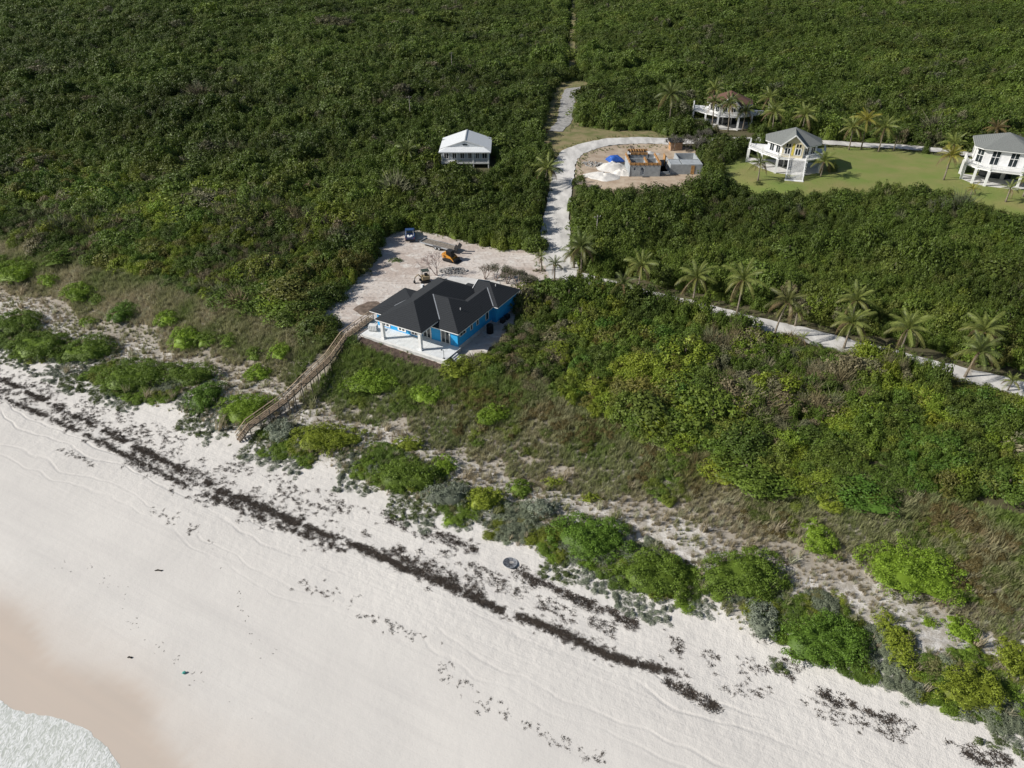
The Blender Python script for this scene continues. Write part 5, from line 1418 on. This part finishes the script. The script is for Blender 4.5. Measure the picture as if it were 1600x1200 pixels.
def stones(name, x, y, rx, ry, n_, smax, m_, label, cat, seed, hh=.5):
    r = np.random.default_rng(seed); mb = MB()
    for i in range(n_):
        a = r.uniform(0, 6.28); q = math.sqrt(r.uniform()); px_, py_ = rx * q * math.cos(a), ry * q * math.sin(a); s_ = smax * r.uniform(.3, 1)
        z = hz(x + px_, y + py_) - hz(x, y) + hh * (1 - q) * r.uniform(.2, 1)
        V = [np.array([sx, sy, sz]) * s_ * r.uniform(.6, 1.1, 3) * .5 for sx in (-1, 1) for sy in (-1, 1) for sz in (-.7, .7)]
        R_ = Matrix.Rotation(r.uniform(0, 6.28), 3, 'Z') @ Matrix.Rotation(r.uniform(-.5, .5), 3, 'X')
        mb.add([R_ @ Vector(v) + Vector((px_, py_, z + s_ * .2)) for v in V], [(0, 1, 3, 2), (6, 7, 5, 4), (0, 4, 5, 1), (2, 3, 7, 6), (0, 2, 6, 4), (1, 5, 7, 3)])
    o = mb.build(name, m_); o.location = (x, y, hz(x, y) + .06)
    return tag(o, label, cat, kind='stuff')
M['rubble'] = mat('grey_rubble', (.40, .39, .37), .95, .25, 2)
p = at(930, 258); stones('rubble_heap', p.x, p.y, 3.2, 2.0, 160, .42, M['rubble'], 'grey rubble heap at the left of the building site', 'rubble', 31)
p = at(708, 424); stones('rubble_heap', p.x, p.y, 2.6, 1.4, 170, .34, M['rubble'], 'heap of grey rubble beside the bare tree in the yard', 'rubble', 32, .7)
p = at(815, 462); stones('rubble_heap', p.x, p.y, 2.4, 2.2, 110, .32, mat('pale_stone', (.55, .52, .47), .95, .2, 2), 'scattered pale stones right of the garage', 'rubble', 33, .2)
p = at(1070, 248); stones('rubble_heap', p.x, p.y, 3.0, 1.6, 80, .35, M['rubble'], 'broken blocks behind the right half of the block shell', 'rubble', 34, .3)

# ------------------------------------------------------------------ bare and dry trees
def bare_tree(name, loc, hh, spread, label, seed, tint=(.30, .25, .22), lean=(0, 0), depth=4, fine=True, group=None, leaf=None):
    r = np.random.default_rng(seed); o = empty(name, loc, 0, label, 'tree', group)
    trunk = MB(); tips = []
    def grow(p, d, ln, rad, k):
        q = p + d * ln
        trunk.tube([p, p.lerp(q, .5) + Vector(r.normal(0, .04, 3) * ln), q], [rad, rad * .82, rad * .62], 5, False)
        if k == 0: tips.append((q, d)); return
        for _ in range(3 if k > 1 else 4):
            e = (d * .8 + Vector(rvec(1, r)[0]) * spread + Vector((lean[0], lean[1], .1))).normalized()
            grow(q, e, ln * r.uniform(.55, .8), rad * .55, k - 1)
    for i in range(3):
        a = i * 2.1 + seed; grow(Vector((0, 0, -.1)), Vector((math.cos(a) * .45 + lean[0], math.sin(a) * .45 + lean[1], 1)).normalized(), hh * .34, .11, depth - 1)
    trunk.build('trunk', mat('pale_bare_bark', tint, .9, .15, 4), o)
    V = []
    for q, d in tips:
        for _ in range(7):
            e = (d + Vector(rvec(1, r)[0]) * 1.0).normalized() * hh * r.uniform(.07, .16); s_ = e.cross(Vector(rvec(1, r)[0])).normalized() * .011
            p2 = q + e; V += [q + s_, p2 + s_ * .4, p2 - s_ * .4, q - s_]
    part('crown', mesh('twigs', np.array([tuple(v) for v in V]), np.arange(len(V)).reshape(-1, 4), M['twig']), o, tint)
    if leaf is not None:
        P = np.array([tuple(q) for q, d in tips]); P = np.repeat(P, leaf[1], 0) + r.normal(0, .22, (len(P) * leaf[1], 3))
        LV = leaves(P, np.tile([0, 0, 1.], (len(P), 1)), .09, .5, r, 1.)
        part('foliage', mesh('foliage', LV, np.arange(len(LV)).reshape(-1, 4), M['leaf']), o, leaf[0])
    return o
p = at(683, 431); bare_tree('bare_tree', p, 5.0, .62, 'leafless pale tree leaning left in the middle of the yard', 41, (.40, .31, .28), (-.25, .1), 4)
for i, (bx_, by_, hh, lab) in enumerate(((758, 437, 3.2, 'leftmost dry tree of the hedge behind the garage'), (775, 440, 3.6, 'second dry tree of the hedge behind the garage'), (792, 444, 3.6, 'third dry tree of the hedge behind the garage'),
        (808, 449, 3.6, 'fourth dry tree of the hedge behind the garage'), (822, 456, 3.3, 'rightmost dry tree of the hedge behind the garage'))):
    bare_tree('dry_tree', at(bx_, by_), hh, .6, lab, 50 + i, (.36, .29, .25), (.15, .15), 4, group='dry trees behind the garage', leaf=((.085, .10, .045), 16 if i else 3))
p = at(985, 236); bare_tree('brush_pile', p, 1.8, .9, 'grey heap of cut brush beside the road bend', 61, (.22, .19, .17), (.3, 0), 4)
for i, (bx_, by_, lab) in enumerate(((1050, 236, 'grey leafless tree left of the shed by the road'), (1072, 236, 'grey leafless tree behind the shed by the road'), (1098, 226, 'tall grey tree below the red roofed house'), (1090, 240, 'grey leafless tree right of the shed'))):
    bare_tree('grey_tree', at(bx_, by_), 4.6, .55, lab, 70 + i, (.20, .18, .165), (.1, 0), 4, group='grey trees by the building site', leaf=((.10, .10, .065), 12))
def bush(px_, py_, rx, ry, hh, tn, lab, seed):
    q = at(px_, py_); o = empty('bush', (q.x, q.y, q.z - .03), 0, lab, 'bush')
    part('crown', mat_crown('crown', rx, ry, hh, 130, .085, seed, .5), o, tn); part('stem', stem_mesh, o)
bush(1300, 268, 1.5, 1.3, 1.9, (.15, .18, .03), 'lime green bush right of the gabled house', 801)
bush(1507, 268, 2.0, 1.6, 2.2, (.06, .10, .035), 'dark rounded bush at the left wall of the right hand house', 802)
bush(573, 412, .9, .7, .5, (.11, .16, .035), 'low green bush at the left edge of the yard', 803)
bush(676, 362, 1.2, .8, .6, (.11, .18, .035), 'bright low bush beside the parked pickup', 804)
bush(1185, 288, 1.0, .9, .7, (.10, .12, .035), 'small olive bush before the columns of the gabled house', 805)
bush(855, 441, 1.6, .6, .35, (.13, .12, .06), 'flat dry scrub island around the nearer junction palm', 806)
bush(843, 424, 1.3, .5, .3, (.17, .15, .08), 'flat dry scrub island around the farther junction palm', 807)
bush(618, 408, 1.3, .8, .5, (.10, .15, .04), 'low green scrub in the upper left of the yard', 808)

# ------------------------------------------------------------------ vehicles
def wheel(parent, x, y, z, r, w, axis='y'):
    d = Vector((0, w / 2, 0)) if axis == 'y' else Vector((w / 2, 0, 0))
    c = Vector((x, y, z)); wo = MB().tube([c - d, c - d * .8, c + d * .8, c + d], [r * .9, r, r, r * .9], 16).build('wheel', M['black'], parent, False)
    MB().tube([c - d * 1.04, c + d * 1.04], r * .55, 10).build('rim', M['greymetal'], wo)
M['carblue'] = mat('blue_car_paint', (.035, .075, .20), .25, .05, 2, spec=.5)
q = at(641, 371.5); hd = math.radians(97)
tr = empty('pickup_truck', (q.x, q.y, q.z + .06), hd, 'dark blue pickup truck parked at the back of the yard', 'truck')
def side(mb, prof, y0, y1):
    n_ = len(prof); return mb.add([(x, y0, z) for x, z in prof] + [(x, y1, z) for x, z in prof], [tuple(range(n_)), tuple(range(2 * n_ - 1, n_ - 1, -1))] + [(i, n_ + i, n_ + (i + 1) % n_, (i + 1) % n_) for i in range(n_)])
side(MB(), [(-2.6, .5), (2.6, .5), (2.62, .95), (2.2, 1.10), (1.05, 1.16), (.2, 1.16), (-.62, 1.12), (-.62, .72), (-2.6, .72)], -.92, .92).build('body', M['carblue'], tr, bevel=.03)
side(MB(), [(-.6, 1.14), (.95, 1.16), (.45, 1.74), (-.45, 1.76)], -.82, .82).build('cab', M['carblue'], tr, bevel=.05)
MB().box(-2.62, -.62, -.94, -.82, .72, 1.12).box(-2.62, -.62, .82, .94, .72, 1.12).box(-2.64, -2.54, -.82, .82, .70, 1.12).build('bed_side', M['carblue'], tr, bevel=.02)
MB().add([(-.62, -.7, 1.2), (-.62, .7, 1.2), (-.50, .66, 1.66), (-.50, -.66, 1.66), (-.58, -.7, 1.2), (-.58, .7, 1.2), (-.46, .66, 1.66), (-.46, -.66, 1.66)], [(0, 1, 2, 3), (7, 6, 5, 4), (0, 4, 5, 1), (1, 5, 6, 2), (2, 6, 7, 3), (3, 7, 4, 0)]).build('rear_window', M['glass'], tr)
MB().add([(.98, -.72, 1.2), (.98, .72, 1.2), (.52, .68, 1.68), (.52, -.68, 1.68), (.92, -.72, 1.18), (.92, .72, 1.18), (.46, .68, 1.66), (.46, -.68, 1.66)], [(0, 1, 2, 3), (7, 6, 5, 4), (0, 4, 5, 1), (1, 5, 6, 2), (2, 6, 7, 3), (3, 7, 4, 0)]).build('windscreen', M['glass'], tr)
for s_ in (-1, 1): MB().add([(-.45, s_ * .79, 1.22), (.75, s_ * .79, 1.22), (.40, s_ * .835, 1.66), (-.38, s_ * .835, 1.66), (-.45, s_ * .84, 1.22), (.75, s_ * .84, 1.22), (.40, s_ * .85, 1.66), (-.38, s_ * .85, 1.66)], [(0, 1, 2, 3), (7, 6, 5, 4), (0, 4, 5, 1), (1, 5, 6, 2), (2, 6, 7, 3), (3, 7, 4, 0)]).build('side_window', M['glass'], tr)
for s_ in (-1, 1):
    MB().tube([(-.7, s_ * .72, 1.1), (-.95, s_ * .70, 1.72), (-2.2, s_ * .74, 1.15)], .045, 6).build('roll_bar', M['greymetal'], tr)
    MB().box(2.56, 2.64, s_ * .75 - .15, s_ * .75 + .15, .78, .93).build('headlight', M['white'], tr)
    MB().box(-2.67, -2.63, s_ * .84 - .06, s_ * .84 + .06, .78, 1.02).build('tail_light', mat('red_lens', (.4, .02, .02), .3), tr)
    for x in (-1.65, 1.65): wheel(tr, x, s_ * .82, .38, .38, .26)
MB().box(-2.78, -2.64, -.88, .88, .42, .62).build('rear_bumper', M['darkmetal'], tr)
MB().box(2.62, 2.74, -.88, .88, .42, .66).build('front_bumper', M['darkmetal'], tr)
cg = empty('cargo', tr.matrix_world @ Vector((0, 0, 0)), hd, 'white sacks lying in the bed of the pickup', 'cargo'); cg.location = (q.x, q.y, q.z + .06)
for x, y, w_, l_, z in ((-1.35, .3, .5, .8, .25), (-1.5, -.32, .45, .7, .3), (-2.1, .1, .7, .45, .28)): MB().box(x - l_ / 2, x + l_ / 2, y - w_ / 2, y + w_ / 2, .73, .73 + z).build('sack', M['white'], cg, bevel=.08)

a = unz(664, 376, 9.6); b = unz(712, 388.5, 9.6); hd = math.atan2(b.y - a.y, b.x - a.x); ln = (b - a).length + .6
tl = empty('flatbed_trailer', ((a.x + b.x) / 2, (a.y + b.y) / 2, 8.86), hd, 'long grey flatbed trailer with raised ramp parked behind the loader', 'trailer')
for k in range(int(ln / .3)):
    x = -ln / 2 + k * .3; MB().box(x, x + .285, -1.0, 1.0, .74, .80).build('plank', M['timber_grey'], tl)
MB().box(-ln / 2, ln / 2, -1.12, -1.01, .6, .84).box(-ln / 2, ln / 2, 1.01, 1.12, .6, .84).box(-ln / 2 - .1, -ln / 2, -1.12, 1.12, .6, 1.0).build('frame', M['greymetal'], tl)
MB().bar((-ln / 2, -.9, .65), (-ln / 2 - 1.5, 0, .6), .12).bar((-ln / 2, .9, .65), (-ln / 2 - 1.5, 0, .6), .12).build('drawbar', M['darkmetal'], tl)
MB().box(-ln / 2 - 1.42, -ln / 2 - 1.35, -.04, .04, .02, .6).build('jack', M['darkmetal'], tl)
for s_ in (-.55, .55):
    MB().bar((ln / 2, s_, .75), (ln / 2 + .55, s_, 1.75), .75, .07, (0, 1, 0)).build('ramp', M['darkmetal'], tl)
for s_ in (-1, 1):
    for x in (-.35, .5): wheel(tl, x, s_ * 1.0, .36, .36, .24)
    MB().box(-.85, 1.0, s_ * 1.12 - .12, s_ * 1.12 + .12, .78, .82).build('mudguard', M['darkmetal'], tl)

M['orange'] = mat('orange_machine_paint', (.62, .27, .035), .45, .08, 2)
q = at(704, 407.5); hd = math.radians(-32)
ld = empty('track_loader', (q.x, q.y, q.z + .06), hd, 'orange compact track loader with black cab and bucket in the yard', 'loader')
for s_ in (-1, 1):
    side(MB(), [(-1.2, .15), (-.9, 0), (.8, 0), (1.15, .25), (1.05, .55), (-.8, .62), (-1.2, .45)], s_ * .72 - .2, s_ * .72 + .2).build('track', M['black'], ld, bevel=.02)
    side(MB(), [(-1.45, 1.05), (-1.25, 1.5), (-.9, 1.55), (.7, 1.05), (1.35, .42), (1.5, .32), (1.4, .2), (1.1, .4), (.5, .88), (-.9, 1.28), (-1.2, .95)], s_ * .78 - .09, s_ * .78 + .09).build('lift_arm', M['orange'], ld)
side(MB(), [(-1.5, .45), (-1.5, 1.35), (-.6, 1.4), (-.3, .9), (.9, .85), (.95, .35)], -.52, .52).build('body', M['orange'], ld, bevel=.03)
cbn = side(MB(), [(-.65, 1.0), (-.6, 2.0), (.45, 2.0), (.75, .9)], -.50, .50).build('cab', M['black'], ld, bevel=.03)
MB().box(-.66, .52, -.54, .54, 2.0, 2.07).build('roof', M['darkmetal'], cbn)
side(MB(), [(1.35, .08), (2.05, .06), (2.08, .10), (1.5, .2), (1.42, .72), (1.3, .72)], -.95, .95).build('bucket', M['darkmetal'], ld)
q = at(664, 440.5); hd = math.radians(200)
me_ = empty('mini_excavator', (q.x, q.y, q.z + .06), hd, 'small tan and dark machine parked behind the roof of the blue house', 'excavator')
M['tan'] = mat('tan_machine_paint', (.30, .235, .14), .6, .1, 2)
for s_ in (-1, 1): side(MB(), [(-.9, .15), (-.75, 0), (.75, 0), (.9, .15), (.8, .42), (-.8, .42)], s_ * .58 - .16, s_ * .58 + .16).build('track', M['black'], me_, bevel=.02)
MB().box(-.85, .55, -.6, .6, .5, 1.15).build('body', M['tan'], me_, bevel=.08)
MB().box(-.8, .5, -.62, .62, 2.1, 2.2).build('canopy', mat('dark_green_canopy', (.05, .065, .055), .6, .2, 3), me_, bevel=.03)
for x in (-.75, .45):
    for s_ in (-1, 1): MB().bar((x, s_ * .55, 1.1), (x, s_ * .55, 2.12), .07).build('canopy_post', M['black'], me_)
MB().box(-.5, .0, -.25, .25, 1.15, 1.6).build('seat', M['black'], me_, bevel=.05)
MB().tube([(.5, 0, .8), (1.1, 0, 1.55), (1.7, 0, 1.1)], [.13, .11, .09], 6).build('boom', M['tan'], me_)
MB().tube([(1.7, 0, 1.1), (1.85, 0, .4)], .07, 6).build('arm', M['darkmetal'], me_)
side(MB(), [(1.7, .45), (2.0, .4), (2.05, .1), (1.75, .05)], -.25, .25).build('bucket', M['darkmetal'], me_)
# brown wreck at the edge of the wood by the spur road
q = at(847, 208); wk = empty('scrap_pile', (q.x, q.y, q.z + .1), .3, 'rusty brown scrap lying at the wood edge beside the spur', 'scrap')
M['rustm'] = mat('rusty_scrap', (.16, .075, .045), .9, .3, 3)
MB().box(-1.6, 1.2, -.8, .8, 0, .5).build('frame', M['rustm'], wk, bevel=.05)
MB().bar((-1.5, -.6, .5), (.8, .5, 1.2), .3, .12).bar((-.2, .7, .4), (1.8, -.4, .9), .2).build('bent_beam', M['rustm'], wk)
MB().tube([(-.8, -.4, .5), (-.3, .3, .9)], .35, 9).build('drum', M['rustm'], wk)

# ------------------------------------------------------------------ poles, dish, beach litter
for bx_, by_, ty_, lab in ((642, 190, 161, 'thin grey utility pole in the wood behind the white cottage'), (707, 124, 92, 'distant thin utility pole left of the forest track'), (931, 380, 349, 'thin utility pole in the bush right of the road')):
    b = at(bx_, by_); d = b - camo.location; H = (by_ - ty_) / (F / d.dot(Vector(FV)) * math.cos(math.asin(-d.normalized().z))) + 1.5
    o = empty('utility_pole', b, .4, lab, 'pole', 'utility poles')
    MB().tube([(0, 0, -.3), (0, 0, H)], [.13, .09], 8).build('pole', mat('grey_pole_wood', (.34, .31, .28), .9, .15, 3), o)
    MB().bar((-.7, 0, H - .4), (.7, 0, H - .4), .1).build('crossarm', M['timber_grey'], o)
    for x in (-.6, 0, .6): MB().tube([(x, 0, H - .34), (x, 0, H - .16)], .04, 6).build('insulator', M['offwhite'], o)
q = at(797, 881)
ds = empty('round_dish', (q.x, q.y, q.z), -.4, 'round grey mesh dish lying half buried in the sand below the dune', 'dish')
V = []; Fc = []
for i in range(6):
    rr_ = .8 * i / 5
    for j in range(24):
        t_ = j * math.pi / 12; V.append((rr_ * math.cos(t_), rr_ * math.sin(t_) * .95, .03 + .16 * (i / 5) ** 2 - .05 * (math.sin(t_) > .5)))
for i in range(5):
    for j in range(24): a = i * 24 + j; b = i * 24 + (j + 1) % 24; Fc.append((a, b, b + 24, a + 24))
do = link('bowl', mesh('bowl', V, Fc, mat('grey_mesh_metal', (.25, .26, .28), .55, .25, 9, metal=.4), True), ds); do.rotation_euler = (.06, .05, 0)
MB().tube([(.8 * math.cos(t_ * math.pi / 12), .76 * math.sin(t_ * math.pi / 12), .19) for t_ in range(25)], .03, 5).build('rim', M['greymetal'], ds)
for j in range(8):
    t_ = j * math.pi / 4; MB().bar((.06 * math.cos(t_), .06 * math.sin(t_), .06), (.76 * math.cos(t_), .72 * math.sin(t_), .2), .022).build('rib', M['darkmetal'], ds)
M['drift'] = mat('dark_driftwood', (.05, .042, .036), .9, .3, 5)
for bx_, by_, l_, lab in ((248, 892, .9, 'small dark driftwood piece lying alone on the open sand'), (203, 1028, .5, 'tiny driftwood piece on the damp sand near the waterline')):
    q = at(bx_, by_); o = MB().tube([(-l_ / 2, 0, .05), (-.1, .06, .1), (l_ * .3, -.03, .07), (l_ / 2, .08, .05)], [.04, .09, .08, .03], 6).build('driftwood', M['drift']); o.location = q; tag(o, lab, 'driftwood')
q = at(288, 1052)
fl = empty('plastic_float', (q.x, q.y, q.z), .5, 'small turquoise plastic float on the sand near the waterline', 'float')
MB().tube([(-.16, 0, .12), (-.1, 0, .12), (.1, 0, .12), (.16, 0, .12)], [.07, .13, .13, .07], 10).build('body', mat('turquoise_plastic', (.10, .42, .36), .4), fl)
MB().tube([(-.22, 0, .12), (-.16, 0, .12)], .03, 6).build('eyelet', M['greymetal'], fl)
